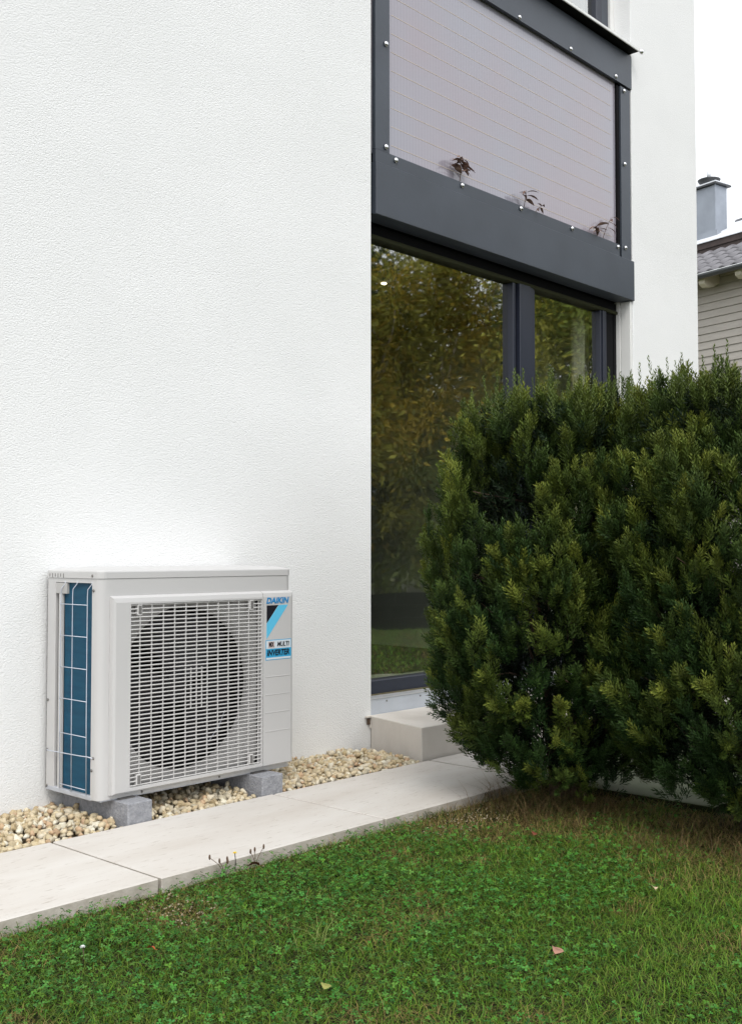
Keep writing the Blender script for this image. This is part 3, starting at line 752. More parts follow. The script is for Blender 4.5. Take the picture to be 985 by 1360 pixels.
prism('mark', [(.705, .607), (.763, .607), (.705, .541)], BYF, BYF+.001, M['ink'], lt)
prism('mark', [(.765, .607), (.812, .607), (.705, .483), (.705, .5395)], BYF, BYF+.001, M['cyan'], lt)
lb = link('inverter_label', None, None, ac)
box('label_plate', .701, .829, BYF+.0002, BYF+.0012, .404, .479, M['cyan2'], lb)
box('label_field', .7035, .8265, BYF-.0003, BYF+.0001, .4462, .4765, M['label_bg'], lb)
box('label_field', .7035, .8265, BYF-.0003, BYF+.0001, .4065, .4135, M['label_bg'], lb)
box('label_chip', .713, .743, BYF-.0008, BYF-.0004, .4495, .4725, mat('chip_pink', (.55, .45, .43), .5), lb)
text_mesh('MX', .024, 0, .0008, M['ink'], 'lettering', lb, (.716, BYF-.0012, .453), .024)
text_mesh('MULTI', .024, .2, .0004, M['ink'], 'lettering', lb, (.757, BYF-.0012, .453), .060)
text_mesh('INVERTER', .029, .2, .0007, M['ink'], 'lettering', lb, (.7065, BYF-.0008, .4205), .112)

# --- concrete blocks under it
def block(x0, x1, label):
    t = thing('concrete_block', label, 'block', (x0, 2.972, -.03), 0, 'concrete blocks carrying the air conditioner')
    bm = bmesh.new(); box_bm(bm, 0, x1-x0, 0, .385, 0, .0965, .003, 1)
    r = random.Random(int(x0*100))
    bmesh.ops.subdivide_edges(bm, edges=[e for e in bm.edges if e.calc_length() > .05], cuts=6, use_grid_fill=True)
    for v in bm.verts: v.co += Vector((r.uniform(-1, 1), r.uniform(-1, 1), r.uniform(-1, 1)))*.0004
    link('block_body', bm_mesh(bm), M['block'], t)
    box('mounting_foot', .015, x1-x0-.02, .068, .11, .0965, .1005, M['screw'], t)
    return t
block(*BLOCKS[0], 'grey concrete block under the left end of the air conditioner')
block(*BLOCKS[1], 'grey concrete block under the right end of the air conditioner')

# ================================================================== YEW BUSHES
def sprig_template(seed, L=.052, nn=18, nl=.0215, nw=.0042, tilt=52):
    r = random.Random(seed); V = []; F = []
    for q in range(nn):
        s = (q+.5)/nn; z = L*s; a = q*2.4+r.uniform(-.2, .2)
        ln = nl*(1-.45*s**3)*r.uniform(.85, 1.1); tl = R_(tilt-22*s+r.uniform(-8, 8))
        d = Vector((math.cos(a)*math.sin(tl), math.sin(a)*math.sin(tl), math.cos(tl))); side = Vector((-math.sin(a), math.cos(a), 0))
        b = Vector((0, 0, z)); k = len(V)
        V += [b-side*nw*.25, b+d*ln*.55-side*nw*.5, b+d*ln+Vector((0, 0, ln*.06)), b+d*ln*.55+side*nw*.5]
        F.append((k, k+1, k+2, k+3))
    return np.array([v[:] for v in V]), np.array(F)
SPR = [sprig_template(q) for q in range(5)]
SPR_SPIRE = sprig_template(20, .12, 44, .015, .0036, 48)
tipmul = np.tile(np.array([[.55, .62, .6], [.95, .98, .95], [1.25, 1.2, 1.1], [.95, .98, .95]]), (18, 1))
tipmul44 = np.tile(np.array([[.55, .62, .6], [.95, .98, .95], [1.25, 1.2, 1.1], [.95, .98, .95]]), (44, 1))
def yew(base, prof, lean, n_plume, seed, label, top_spires):
    rg = np.random.default_rng(seed)
    t = thing('yew_bush', label, 'bush', base, 0, 'clipped yew bushes at the edge of the lawn')
    zs, rs = np.array([p[0] for p in prof]), np.array([p[1] for p in prof])
    Rf = lambda z: np.interp(z, zs, rs)
    ztop = zs[-1]
    # plumes on the shell
    U = []; tries = 0
    pts = []
    while len(pts) < n_plume and tries < 60000:
        tries += 1
        z = rg.uniform(zs[0]+.06, ztop-.02); th = rg.uniform(0, 2*PI); rr = Rf(z)
        if rg.random() > rr/rs.max()+.12: continue
        lump = 1+.10*math.sin(3*th+seed)+.06*math.sin(7*th+2*z*5)
        # upper caps: also on top of the crown, not only on its rim
        if z > ztop-.28: rr *= math.sqrt(rg.random())*.99
        # the side toward the wall grows thinner than the side toward the light
        if math.sin(th-R_(40)) > 0 and math.cos(th-R_(40)) > .2 and rg.random() < .2: continue
        p = np.array([math.cos(th)*rr*lump, math.sin(th)*rr*lump, z])
        if any(np.sum((p-q)**2) < .040**2 for q in pts): continue
        # pockets between the branches, and branches that stop short
        hole = float(vnoise(np.array([th*1.3+z*.7]), np.array([z]), 4.2, seed)[0])
        if hole < .20: continue
        p[:2] *= .88+.20*hole+rg.uniform(-.05, .03)
        pts.append(p)
    parts = []
    for p in pts:
        outw = np.array([p[0], p[1], 0]); no = np.linalg.norm(outw)+1e-6; outw = outw/no
        zf = (p[2]-zs[0])/(ztop-zs[0])
        D = outw*(.75-.55*zf)*rg.uniform(.5, 1.2)+np.array([0, 0, 1.0])*(.35+.9*zf)+rg.normal(0, .18, 3)
        D /= np.linalg.norm(D)
        Lp = rg.uniform(.08, .17); root = p-D*Lp*.7
        rad = rg.uniform(.020, .036)
        n = int(rg.uniform(24, 34))
        s = rg.uniform(.05, 1, n)**.85; ang = rg.uniform(0, 2*PI, n)
        A = np.cross(D, [0.3, .2, 1.0]); A /= np.linalg.norm(A); B = np.cross(D, A)
        Rd = (np.cos(ang)[:, None]*A+np.sin(ang)[:, None]*B)
        rp = rad*(1-s**3)*rg.uniform(.15, 1, n)
        T = root+D*(s*Lp)[:, None]+Rd*rp[:, None]
        Dd = D*1.0+Rd*(.85*(1-s*.7))[:, None]+np.array([0, 0, .35])+rg.normal(0, .15, (n, 3))
        young_lit = np.clip(rg.uniform(0, 1)**1.8+.5*(zf-.6), 0, 1)  # young growth, plus a rise with height that paints in light from above
        base_c = np.array([.021, .048, .012])*(1-young_lit)+np.array([.108, .146, .024])*young_lit
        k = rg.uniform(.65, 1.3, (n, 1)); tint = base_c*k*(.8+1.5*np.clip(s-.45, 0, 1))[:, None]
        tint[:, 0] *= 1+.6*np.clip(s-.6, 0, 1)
        which = rg.integers(0, 5)
        Fm = frames(Dd, rg.uniform(0, 6.28, n), rg.uniform(.7, 1.12, n))
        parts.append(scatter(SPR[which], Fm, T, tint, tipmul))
    # inner fill, its sprigs coloured darker for the shade inside the crown
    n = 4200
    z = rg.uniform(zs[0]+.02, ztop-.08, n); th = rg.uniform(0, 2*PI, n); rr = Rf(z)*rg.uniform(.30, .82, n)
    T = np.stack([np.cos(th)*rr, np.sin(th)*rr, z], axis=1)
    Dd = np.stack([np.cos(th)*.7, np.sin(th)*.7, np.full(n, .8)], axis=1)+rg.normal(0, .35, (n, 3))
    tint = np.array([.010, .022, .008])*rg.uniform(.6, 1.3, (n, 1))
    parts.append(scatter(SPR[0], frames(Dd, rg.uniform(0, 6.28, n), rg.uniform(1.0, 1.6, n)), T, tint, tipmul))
    # young spires
    n = top_spires
    th = rg.uniform(0, 2*PI, n); rr = Rf(ztop-.10)*np.sqrt(rg.random(n))*1.0
    T = np.stack([np.cos(th)*rr, np.sin(th)*rr, ztop-.045-.06*(rr/Rf(ztop-.10))**2+rg.uniform(-.03, .02, n)], axis=1)
    Dd = np.stack([np.cos(th)*.10, np.sin(th)*.10, np.ones(n)], axis=1)+rg.normal(0, .06, (n, 3))
    tint = np.array([.11, .15, .035])*rg.uniform(.8, 1.2, (n, 1))
    parts.append(scatter(SPR_SPIRE, frames(Dd, rg.uniform(0, 6.28, n), rg.uniform(.8, 1.35, n)), T, tint, tipmul44))
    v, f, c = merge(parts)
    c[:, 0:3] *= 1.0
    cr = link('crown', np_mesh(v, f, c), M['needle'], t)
    # shear the crown toward its leaning side (a real lean of the plant)
    # stems
    rd = random.Random(seed); bm = bmesh.new()
    for q in range(16):
        a = rd.uniform(0, 2*PI); zt = rd.uniform(.45, ztop-.15); rt = float(Rf(zt))*rd.uniform(.3, .9)
        p0 = Vector((rd.uniform(-.05, .05), rd.uniform(-.05, .05), -.03)); p3 = Vector((math.cos(a)*rt, math.sin(a)*rt, zt))
        p1 = p0.lerp(p3, .3)+Vector((rd.uniform(-.03, .03), rd.uniform(-.03, .03), .0)); p2 = p0.lerp(p3, .65)+Vector((rd.uniform(-.04, .04), rd.uniform(-.04, .04), .05))
        r0 = rd.uniform(.008, .018); tube_bm(bm, [p0, p1, p2, p3], [r0, r0*.75, r0*.5, r0*.2], 6)
    link('trunk', bm_mesh(bm, True), M['bark'], t)
    bm = bmesh.new()
    for q in range(60):
        a = rd.uniform(0, 2*PI); z0 = rd.uniform(.12, ztop-.3); r0 = float(Rf(z0))*.35; r1 = float(Rf(z0+.1))*rd.uniform(.75, .98)
        p0 = Vector((math.cos(a)*r0, math.sin(a)*r0, z0)); a2 = a+rd.uniform(-.4, .4); p2 = Vector((math.cos(a2)*r1, math.sin(a2)*r1, z0+rd.uniform(.03, .22)))
        pm = p0.lerp(p2, .5)+Vector((rd.uniform(-.03, .03), rd.uniform(-.03, .03), rd.uniform(-.03, .02)))
        tube_bm(bm, [p0, pm, p2], [.004, .003, .0012], 5)
    o = link('twigs', bm_mesh(bm, True), M['bark'], t); o['kind'] = 'stuff'
    return t
yew((3.46, 2.22, 0.0), [(.03, .18), (.10, .31), (.22, .39), (.40, .455), (.65, .505), (.85, .495), (1.10, .465), (1.27, .415), (1.38, .345), (1.44, .24)], 0, 850, 5,
    'left yew bush, rounded dark green, growing beside the paved path before the glass door', 85)
yew((3.47, 1.50, 0.0), [(.05, .16), (.12, .30), (.22, .40), (.42, .47), (.65, .49), (.9, .49), (1.12, .48), (1.26, .45), (1.37, .39), (1.43, .30)], 0, 800, 9,
    'right yew bush, cut off by the right edge of the photo', 85)

# ================================================================== LAWN
VX = [(0.55, 2.42), (3.585, 2.42), (3.585, 0.35), (1.35, 0.35)]
def in_view(x, y, marg=0.12):
    """the stretch of lawn in front of the camera: bounded by the path, with a margin to step aside"""
    d = np.sqrt(x*x+y*y); ang = np.degrees(np.arctan2(y, x))
    return (d > 1.75) & (ang > 16) & (ang < 71) & (y < 2.412) & ((x < 3.575) | (y < 1.69))
rg = np.random.default_rng(21)
def sample(n, dens=None):
    x = rg.uniform(.3, 4.9, n); y = rg.uniform(.3, 2.412, n); k = in_view(x, y); x, y = x[k], y[k]
    if dens is not None:
        k = rg.random(len(x)) < dens(x, y); x, y = x[k], y[k]
    return x, y
def hedge_litter(x, y):            # dry litter zone round the foot of the bushes: thinner, browner growth
    d1 = np.hypot(x-3.42, (y-2.2)*.9); d2 = np.hypot(x-3.40, y-1.5)
    # strip running along the front of the bushes
    return np.clip(1.15-np.minimum(d1, d2)/.68, 0, 1)
def dryness(x, y):
    n1 = vnoise(x, y, 2.6, 9)*.45+vnoise(x, y, 9.0, 2)*.55
    edge = np.exp(-np.abs(y-2.42)/.10)*.35
    spot = np.exp(-(((x-1.70)/.10)**2+((y-2.22)/.13)**2))*.75+np.exp(-(((x-3.05)/.35)**2+((y-2.25)/.16)**2))*.75
    return np.clip((n1-.56)*3.2, 0, .75)+edge+spot+1.0*hedge_litter(x, y)**1.2
def blade_template(bend):
    V = [(-.5, 0, 0), (.5, 0, 0), (-.38, bend*.30, .5), (.38, bend*.30, .5), (0, bend, 1.0)]
    return np.array(V), np.array([(0, 1, 3, 2), (2, 3, 4, 4)])
def blades(x, y, L, wd, tint, leanmax, bend=.55):
    K = len(x)
    az = rg.uniform(0, 2*PI, K); ln = rg.uniform(.1, leanmax, K)
    D = np.stack([np.cos(az)*ln, np.sin(az)*ln, np.ones(K)], axis=1); D /= np.linalg.norm(D, axis=1, keepdims=True)
    # bend direction = leaning direction
    Bd = np.stack([np.cos(az), np.sin(az), -ln], axis=1); Bd /= np.linalg.norm(Bd, axis=1, keepdims=True)
    Xd = np.cross(Bd, D)
    Rm = np.stack([Xd*wd[:, None], Bd*L[:, None], D*L[:, None]], axis=2)
    T = np.stack([x, y, soil_h(x, y)-.002], axis=1)
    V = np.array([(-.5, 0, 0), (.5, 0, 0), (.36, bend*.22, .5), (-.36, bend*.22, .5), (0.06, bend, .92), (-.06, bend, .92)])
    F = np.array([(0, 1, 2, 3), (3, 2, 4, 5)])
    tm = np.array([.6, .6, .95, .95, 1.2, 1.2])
    return scatter((V, F), Rm, T, tint, tm)
green = lambda n: np.array([.105, .215, .026])*rg.uniform(.35, 1.7, (n, 1))*np.stack([rg.uniform(.75, 1.35, n), np.ones(n), rg.uniform(.6, 1.4, n)], axis=1)
dry = lambda n: np.array([.30, .225, .085])*rg.uniform(.5, 1.35, (n, 1))
def mixtint(x, y):
    n = len(x); dr = dryness(x, y); isd = rg.random(n) < np.clip(dr*.9, .015, .85)
    t = green(n); yel = rg.random(n) < np.clip(.20+dr*.5, 0, .7)
    t[yel] = np.array([.20, .27, .045])*rg.uniform(.6, 1.2, (yel.sum(), 1))
    t[isd] = dry(isd.sum()); return t
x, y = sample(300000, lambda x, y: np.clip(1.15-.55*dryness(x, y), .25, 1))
L = rg.uniform(.014, .034, len(x))*(.8+.5*vnoise(x, y, 3, 4)); L *= np.where(hedge_litter(x, y) > .3, 1.25, 1)
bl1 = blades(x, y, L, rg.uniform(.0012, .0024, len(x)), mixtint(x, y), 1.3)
x, y = sample(9000)
bl2 = blades(x, y, rg.uniform(.035, .065, len(x)), rg.uniform(.0014, .0024, len(x)), np.array([.13, .17, .045])*rg.uniform(.7, 1.2, (len(x), 1)), 1.9, .9)
# dry flat thatch
x, y = sample(45000, lambda x, y: np.clip(dryness(x, y)**1.3*.9, .015, 1))
bl3 = blades(x, y, rg.uniform(.02, .06, len(x)), rg.uniform(.001, .002, len(x)), dry(len(x))*1.15, 4.0, .4)
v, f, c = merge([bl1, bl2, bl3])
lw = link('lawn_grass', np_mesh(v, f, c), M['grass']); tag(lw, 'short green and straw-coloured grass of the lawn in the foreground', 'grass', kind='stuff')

# clover: three round leaflets on a short stalk
def clover_template():
    V = []; F = []
    for k in range(3):
        a = 2*PI*k/3; c, s = math.cos(a), math.sin(a)
        loc = [(0.02, 0, 0), (.35, -.30, .10), (.80, -.34, .14), (1.0, -.12, .08), (.90, 0, .02), (1.0, .12, .08), (.80, .34, .14), (.35, .30, .10)]
        b = len(V)
        for (px, py, pz) in loc: V.append((px*c-py*s, px*s+py*c, pz+.5*0))
        F += [(b, b+1, b+2, b+3), (b, b+3, b+4, b+4), (b, b+4, b+5, b+5), (b, b+5, b+6, b+7)]
    return np.array(V), np.array(F)
CLV = clover_template()
def degenerate_free(F):
    return F
def cl_dens(x, y): return np.clip((vnoise(x, y, 1.9, 14)*.65+vnoise(x, y, 6, 3)*.35-.30)*2.6, .03, 1)*np.clip(1-dryness(x, y)*1.1, 0, 1)
x, y = sample(92000, cl_dens); n = len(x)
D = rg.normal(0, .34, (n, 3)); D[:, 2] = 1
T = np.stack([x, y, soil_h(x, y)+rg.uniform(.012, .034, n)], axis=1)
tint = np.array([.066, .185, .030])*rg.uniform(.4, 1.7, (n, 1))*np.stack([rg.uniform(.7, 1.4, n), np.ones(n), rg.uniform(.7, 1.5, n)], axis=1)
v, f, c = scatter(CLV, frames(D, rg.uniform(0, 6.28, n), rg.uniform(.0036, .0082, n)), T, tint)
q4 = f[f[:, 2] != f[:, 3]]; q3 = f[f[:, 2] == f[:, 3]][:, :3]
cl = link('clover', np_mesh(v, [q4, q3], c), M['grass']); tag(cl, 'dark green clover growing through the lawn', 'clover', kind='stuff')

# straw tufts round the foot of the bushes
bl = []
for (cx, cy, n, Lm, sp) in ((3.22, 2.20, 850, .15, .17), (3.35, 2.05, 260, .12, .16), (3.10, 2.0, 160, .09, .18), (3.05, 1.60, 120, .12, .12), (3.10, 1.35, 200, .16, .14), (3.25, 1.75, 160, .10, .15), (2.95, 2.36, 120, .06, .16)):
    x = cx+rg.normal(0, sp*.6, n); y = np.minimum(2.405, cy+rg.normal(0, sp*.6, n)); k = x < 3.57; x, y = x[k], y[k]; n = len(x)
    tt = np.array([.21, .145, .07])*rg.uniform(.45, 1.3, (n, 1)); gk = rg.random(n) < .25; tt[gk] = np.array([.08, .11, .03])*rg.uniform(.6, 1.2, (gk.sum(), 1))
    bl.append(blades(x, y, rg.uniform(.4, 1.1, n)*Lm, rg.uniform(.0012, .0022, n), tt, 1.1, .6))
v, f, c = merge(bl)
tf = link('straw_grass', np_mesh(v, f, c), M['grass']); tag(tf, 'long dry straw grass round the foot of the yew bushes', 'grass', kind='stuff')
# green tufts
def tuft(cx, cy, n, Lm, sp, tint, label, leanm=1.0):
    x = cx+rg.normal(0, sp, n); y = np.minimum(2.408, cy+rg.normal(0, sp, n))
    tt = np.array(tint)*rg.uniform(.7, 1.25, (n, 1))
    v, f, c = blades(x, y, rg.uniform(.5, 1.1, n)*Lm, rg.uniform(.0015, .0026, n), tt, leanm, .6)
    o = link('grass_tuft', np_mesh(v, f, c), M['grass']); tag(o, label, 'grass tuft'); return o
tuft(1.78, 1.80, 34, .085, .022, (.22, .27, .08), 'pale tall grass tuft standing in the middle of the lawn', 1.0)
tuft(2.93, 2.385, 90, .05, .03, (.06, .11, .03), 'green grass tuft against the path edge left of the yew bush')
tuft(1.45, 1.50, 30, .07, .03, (.16, .23, .06), 'light green grass tuft near the bottom edge of the photo')
# the rest of the lawn, out to the garden trees: coarser tufts
x = rg.uniform(4.2, 14.5, 90000); y = rg.uniform(-7.5, 1.66, 90000)
far = blades(x, y, rg.uniform(.03, .06, len(x)), rg.uniform(.005, .009, len(x)), mixtint(x, y), 1.4)
fg = link('distant_lawn_grass', np_mesh(far[0], far[1], far[2]), M['grass']); tag(fg, 'green lawn stretching toward the garden trees, mirrored in the glass door', 'grass', kind='stuff')
# gravel grit strewn on the bare spots
n = 420
x = np.concatenate([rg.normal(1.72, .06, 120), rg.uniform(1.7, 2.9, 120), rg.normal(2.95, .14, 180)]); y = np.concatenate([rg.normal(2.24, .07, 120), rg.normal(2.385, .02, 120), rg.normal(2.28, .06, 180)])
k = (y < 2.405) & (x < 3.5); x, y = x[k], y[k]; rest = []
for a_, b_ in zip(x, y):
    me = random.choice(stone_meshes); r = random.uniform(.002, .0045)
    Vv = np.array([q.co[:] for q in me.vertices])*r+np.array([a_, b_, float(soil_h(np.array([a_]), np.array([b_]))[0])+random.uniform(.004, .012)]); Fv = np.array([p.vertices[:] for p in me.polygons])
    rest.append((Vv, Fv, np.tile(np.array([.36, .30, .21])*random.uniform(.8, 1.2), (len(Vv), 1))))
v, f, c = merge(rest); o = link('lawn_grit', np_mesh(v, f, c), M['stone']); tag(o, 'pale grit scattered on bare spots of the lawn', 'gravel', kind='stuff')

# --- single fallen leaves and flowers
def dead_leaf(x, y, size, m, label, rz, tilt=.35, z=.028, broad=.8):
    bm = bmesh.new(); n = 8; ctr = []; lf = []; rt = []; rr = random.Random(label)
    for q in range(n+1):
        t = q/n; wd = broad*.5*math.sin(PI*(t*.96+.02))**.75*(1+rr.uniform(-.15, .15))
        ctr.append(bm.verts.new((t-.5, 0, .10*math.sin(t*5)))); lf.append(bm.verts.new((t-.5, wd, .10*math.sin(t*5)+.22*wd+rr.uniform(-.04, .04)))); rt.append(bm.verts.new((t-.5, -wd, .10*math.sin(t*5)+.28*wd+rr.uniform(-.04, .04))))
    for q in range(n):
        bm.faces.new([ctr[q], ctr[q+1], lf[q+1], lf[q]]); bm.faces.new([rt[q], rt[q+1], ctr[q+1], ctr[q]])
    tube_bm(bm, [(-.5, 0, 0), (-.68, .03, .02), (-.85, .02, .06)], [.015, .012, .01], 4)
    o = link('fallen_leaf', bm_mesh(bm, True), m); o.location = (x, y, float(soil_h(np.array([x]), np.array([y]))[0])+z)
    o.rotation_euler = (tilt, -.15, rz); o.scale = (size, size, size); tag(o, label, 'leaf', 'fallen leaves on the lawn'); return o
dead_leaf(2.045, 2.335, .040, M['leaf_brown'], 'dark red-brown fallen leaf in the grass near the path edge', 2.6, .5, .035)
dead_leaf(2.045, 1.335, .033, M['leaf_pink'], 'large pinkish fallen leaf in the lower right of the lawn', .2, .3, .036)
dead_leaf(2.61, 1.41, .026, M['leaf_tan'], 'pale tan fallen leaf at the right side of the lawn', .9, .4, .034)
dead_leaf(3.42, 2.395, .036, M['leaf_orange'], 'orange leaf at the foot of the left yew bush', 1.2, 1.0, .05)
dead_leaf(2.86, 1.95, .030, M['leaf_brown'], 'brown curled leaf in the dry grass below the left bush', .4, .4, .03)
dead_leaf(1.57, 1.57, .024, mat('leaf_yellow', (.24, .24, .06), .7), 'yellowing round leaf near the bottom edge of the lawn', .4, .2, .036, 1.0)
dead_leaf(1.47, 2.02, .022, M['leaf_orange'], 'small rusty leaf at the left of the lawn', 2.0, .4, .032)
def dandelion(x, y, h, m, label, rad=.008, cat='flower'):
    t = thing('flower', label, cat, (x, y, GZ)); tube('stem', [(0, 0, 0), (.002, .001, h*.6), (0, .002, h)], .0012, M['dry_stalk'] if m is not M['yellow'] else M['grass'], t, 5)
    bm = bmesh.new(); rr = random.Random(3)
    for q in range(26):
        a = q*2.4; ln = rad*(.5+.5*(q/26)); tip = Vector((math.cos(a)*ln, math.sin(a)*ln+.002, h+.004*(1-q/26))); sd_ = Vector((-math.sin(a), math.cos(a), 0))*rad*.16
        b = Vector((0, .002, h)); bm.faces.new([bm.verts.new(p) for p in (b-sd_*.4, tip-sd_, tip+sd_, b+sd_*.4)])
    link('petals', bm_mesh(bm), m, t)
dandelion(2.035, 2.400, .050, M['yellow'], 'yellow dandelion flower at the edge of the path')
dandelion(1.356, 2.109, .035, M['petal_white'], 'small white flower at the left of the lawn', .007)
def stalk(x, y, pts, label):
    t = thing('dry_stalk', label, 'dry plant', (x, y, GZ))
    for (dx, dy, h) in pts:
        h *= .60; tube('stem', [(0, 0, 0), (dx*.4, dy*.4, h*.55), (dx, dy, h)], .0009, M['dry_stalk'], t, 5)
        o = lathe('seed_head', [(.001, -.006), (.0028, -.002), (.003, .003), (.0018, .008)], M['dry_stalk'], t, 8, (dx, dy, h))
stalk(2.00, 2.405, [(-.045, .01, .085), (-.018, .0, .062), (.012, .0, .05), (.02, .012, .055)], 'dry stalks with seed heads leaning over the path, left of the dandelion')
stalk(2.115, 2.405, [(-.01, .01, .062), (.015, .02, .06), (.045, .015, .066)], 'dry stalks with seed heads at the path edge, right of the dandelion')

# ================================================================== GARDEN BEHIND THE CAMERA'S RIGHT (seen mirrored in the glass)
LEAF = (np.array([(0, 0, 0), (.22, 0, .38), (0, .05, 1), (-.22, 0, .38)], dtype=float), np.array([(0, 1, 2, 3)]))
def garden_tree(x, y, h, rad, seed, label, tint, nleaf=9000, name='garden_tree'):
    rg2 = np.random.default_rng(seed); rd = random.Random(seed)
    t = thing(name, label, 'tree', (x, y, GZ), 0, 'garden trees and shrubs opposite the glass door')
    bm = bmesh.new(); tips = []
    for q in range(9):
        a = rd.uniform(0, 2*PI); rr = rad*rd.uniform(.25, .95); zt = h*rd.uniform(.5, .95)
        p0 = Vector((rd.uniform(-.12, .12), rd.uniform(-.12, .12), 0)); p3 = Vector((math.cos(a)*rr, math.sin(a)*rr, zt))
        p1 = p0.lerp(p3, .3)+Vector((0, 0, h*.08)); p2 = p0.lerp(p3, .65)+Vector((rd.uniform(-.15, .15), rd.uniform(-.15, .15), h*.08))
        r0 = rd.uniform(.025, .055); tube_bm(bm, [p0, p1, p2, p3], [r0, r0*.75, r0*.5, r0*.2], 6)
        tips += [p1, p2, p3]
        for k in range(3):
            s = rd.uniform(.3, .9); b = p0.lerp(p3, s); e = b+Vector((rd.uniform(-1, 1), rd.uniform(-1, 1), rd.uniform(.1, 1)))*rad*.4
            tube_bm(bm, [b, b.lerp(e, .5)+Vector((0, 0, .05)), e], [r0*.4, r0*.25, r0*.1], 5); tips.append(e)
    link('trunk', bm_mesh(bm, True), M['tree_bark'], t)
    nc = 90
    th = rg2.uniform(0, 2*PI, nc); z = h*rg2.uniform(.20, 1.0, nc); rr = rad*np.sqrt(rg2.random(nc))*np.sin(np.clip((z/h)*.9+.12, 0, 1)*PI)**.5
    ctr = np.stack([np.cos(th)*rr, np.sin(th)*rr, z], axis=1)
    ck = rg2.uniform(.5, 1.5, (nc, 1)); ch = rg2.random(nc)
    idx = rg2.integers(0, nc, nleaf); T = ctr[idx]+rg2.normal(0, 1, (nleaf, 3))*np.array([.20, .20, .16])*rad*.75
    T[:, 2] = np.maximum(T[:, 2], .25)
    D = rg2.normal(0, .6, (nleaf, 3)); D[:, 2] -= .35
    tn = np.array(tint)*ck[idx]*rg2.uniform(.6, 1.35, (nleaf, 1))
    oc = ch[idx] > .62; tn[oc] *= np.array([1.3, 1.0, .75])
    v, f, c = scatter(LEAF, frames(D, rg2.uniform(0, 6.28, nleaf), rg2.uniform(.06, .13, nleaf)), T, tn)
    link('crown', np_mesh(v, f, c), M['tree_leaf'], t); return t
OCH = (.31, .30, .055); OLV = (.19, .235, .05); DKG = (.07, .10, .025)
trees = [
 (11.3, -4.4, 5.3, 1.9, OCH, 'tall ochre willow-like tree opposite the left pane of the glass door'),
 (13.2, -3.6, 5.6, 2.0, OCH, 'tall golden-green tree beside the ochre tree'),
 (14.8, -1.8, 5.2, 1.9, OLV, 'olive tree facing the narrow right pane'),
 (10.6, -6.6, 5.0, 1.8, OLV, 'olive tree at the near end of the garden row'),
 (14.0, -6.0, 6.2, 2.3, DKG, 'dark green tree in the second garden row'),
 (16.6, -3.4, 6.0, 2.3, DKG, 'dark green tree at the back of the garden row'),
 (17.0, -.2, 5.6, 2.2, DKG, 'dark green tree at the far end of the garden row'),
 (12.4, -2.6, 2.8, 1.2, OLV, 'rounded low olive shrub in front of the golden tree'),
 (12.0, -5.8, 3.0, 1.4, DKG, 'dark green shrub between the tall trees'),
 (15.9, -1.9, 3.4, 1.4, DKG, 'dark green shrub below the olive tree'),
 (13.4, -4.9, 3.4, 1.5, OLV, 'olive shrub below the dark green tree'),
 (18.9, -6.2, 6.6, 2.8, DKG, 'broad dark tree at the far corner of the garden'),
 (20.2, -2.4, 6.6, 2.8, DKG, 'broad dark tree behind the whole garden row'),
 (15.4, -8.4, 6.6, 2.8, DKG, 'broad dark tree behind the near end of the garden row'),
 (20.0, 1.2, 6.4, 2.8, DKG, 'broad dark tree closing the far end of the garden row'),
]
for q, (x, y, h, r, tn, lab) in enumerate(trees): garden_tree(x, y, h, r, 100+q, lab, tn, 30000 if h > 4 else 15000)
wall_g = thing('retaining_wall', 'low dark timber retaining wall in front of the garden trees', 'wall', (8.0, -3.2, -.04), R_(38))
for k in range(12):
    for q in range(3): box('sleeper', -3.2+.8*k+.003, -2.405+.8*k, 0, .14, .004+.145*q, .143+.145*q, M['dark_wood'], wall_g, .004)

# ================================================================== NEIGHBOUR'S HOUSE
nb = thing('neighbour_house', 'neighbouring house with grey board siding, glazed tiles and a zinc chimney', 'house', (20.97, 9.71, -.1), R_(257))
# local axes: +X runs along the eave toward the camera side, -Y would be... inward is +Y rotated
# world inward direction has heading -13 deg = local +Y (257+90 = 347 deg)
def nbx(z): return z+.1
a0, a1 = -9.0, 4.0
prism('wall_core', [(.53, 0), (7, 0), (7, nbx(7.3)), (1.4, nbx(7.3)), (.53, nbx(6.86))], a0, a1, M['siding'], nb, 'YZ')
siding_top = 6.50
nz_ = 0
bm = bmesh.new()
v8 = [(a0, .50, 0), (a1, .50, 0), (a1, .50, .162), (a0, .50, .162)]
bm.free()
bm = bmesh.new()
A_ = [bm.verts.new(p) for p in ((a0, .488, 0), (a1, .488, 0), (a1, .512, .158), (a0, .512, .158), (a0, .529, 0), (a1, .529, 0), (a1, .529, .158), (a0, .529, .158))]
for fc in ((0, 1, 2, 3), (0, 4, 5, 1), (3, 2, 6, 7), (0, 3, 7, 4), (1, 5, 6, 2)): bm.faces.new([A_[k] for k in fc])
bmesh.ops.recalc_face_normals(bm, faces=bm.faces)
sid = bm_mesh(bm); sid.materials.append(M['siding'])
z = 6.654
while z > 3.0:
    o = link('siding_board', sid, None, nb); o.location = (0, 0, nbx(z)); z -= .162
box('siding_lower', a0, a1, .490, .529, 0, nbx(z)+.16, M['siding'], nb)
# soffit and rafter tails
rs_ = math.tan(R_(31))
prism('soffit', [(-.02, nbx(6.60)), (.56, nbx(6.60)+.58*rs_), (.56, nbx(6.60)+.58*rs_-.03), (-.02, nbx(6.57))], a0, a1, M['soffit'], nb, 'YZ')
for a in [-2.35+.9*k for k in range(-4, 6)]:
    prism('rafter_tail', [(.0, nbx(6.565)), (.60, nbx(6.565)+.6*rs_), (.60, nbx(6.30)+.6*rs_-.10), (.30, nbx(6.42)), (.12, nbx(6.40)), (.02, nbx(6.46))], a, a+.16, M['soffit'], nb, 'YZ', .01)
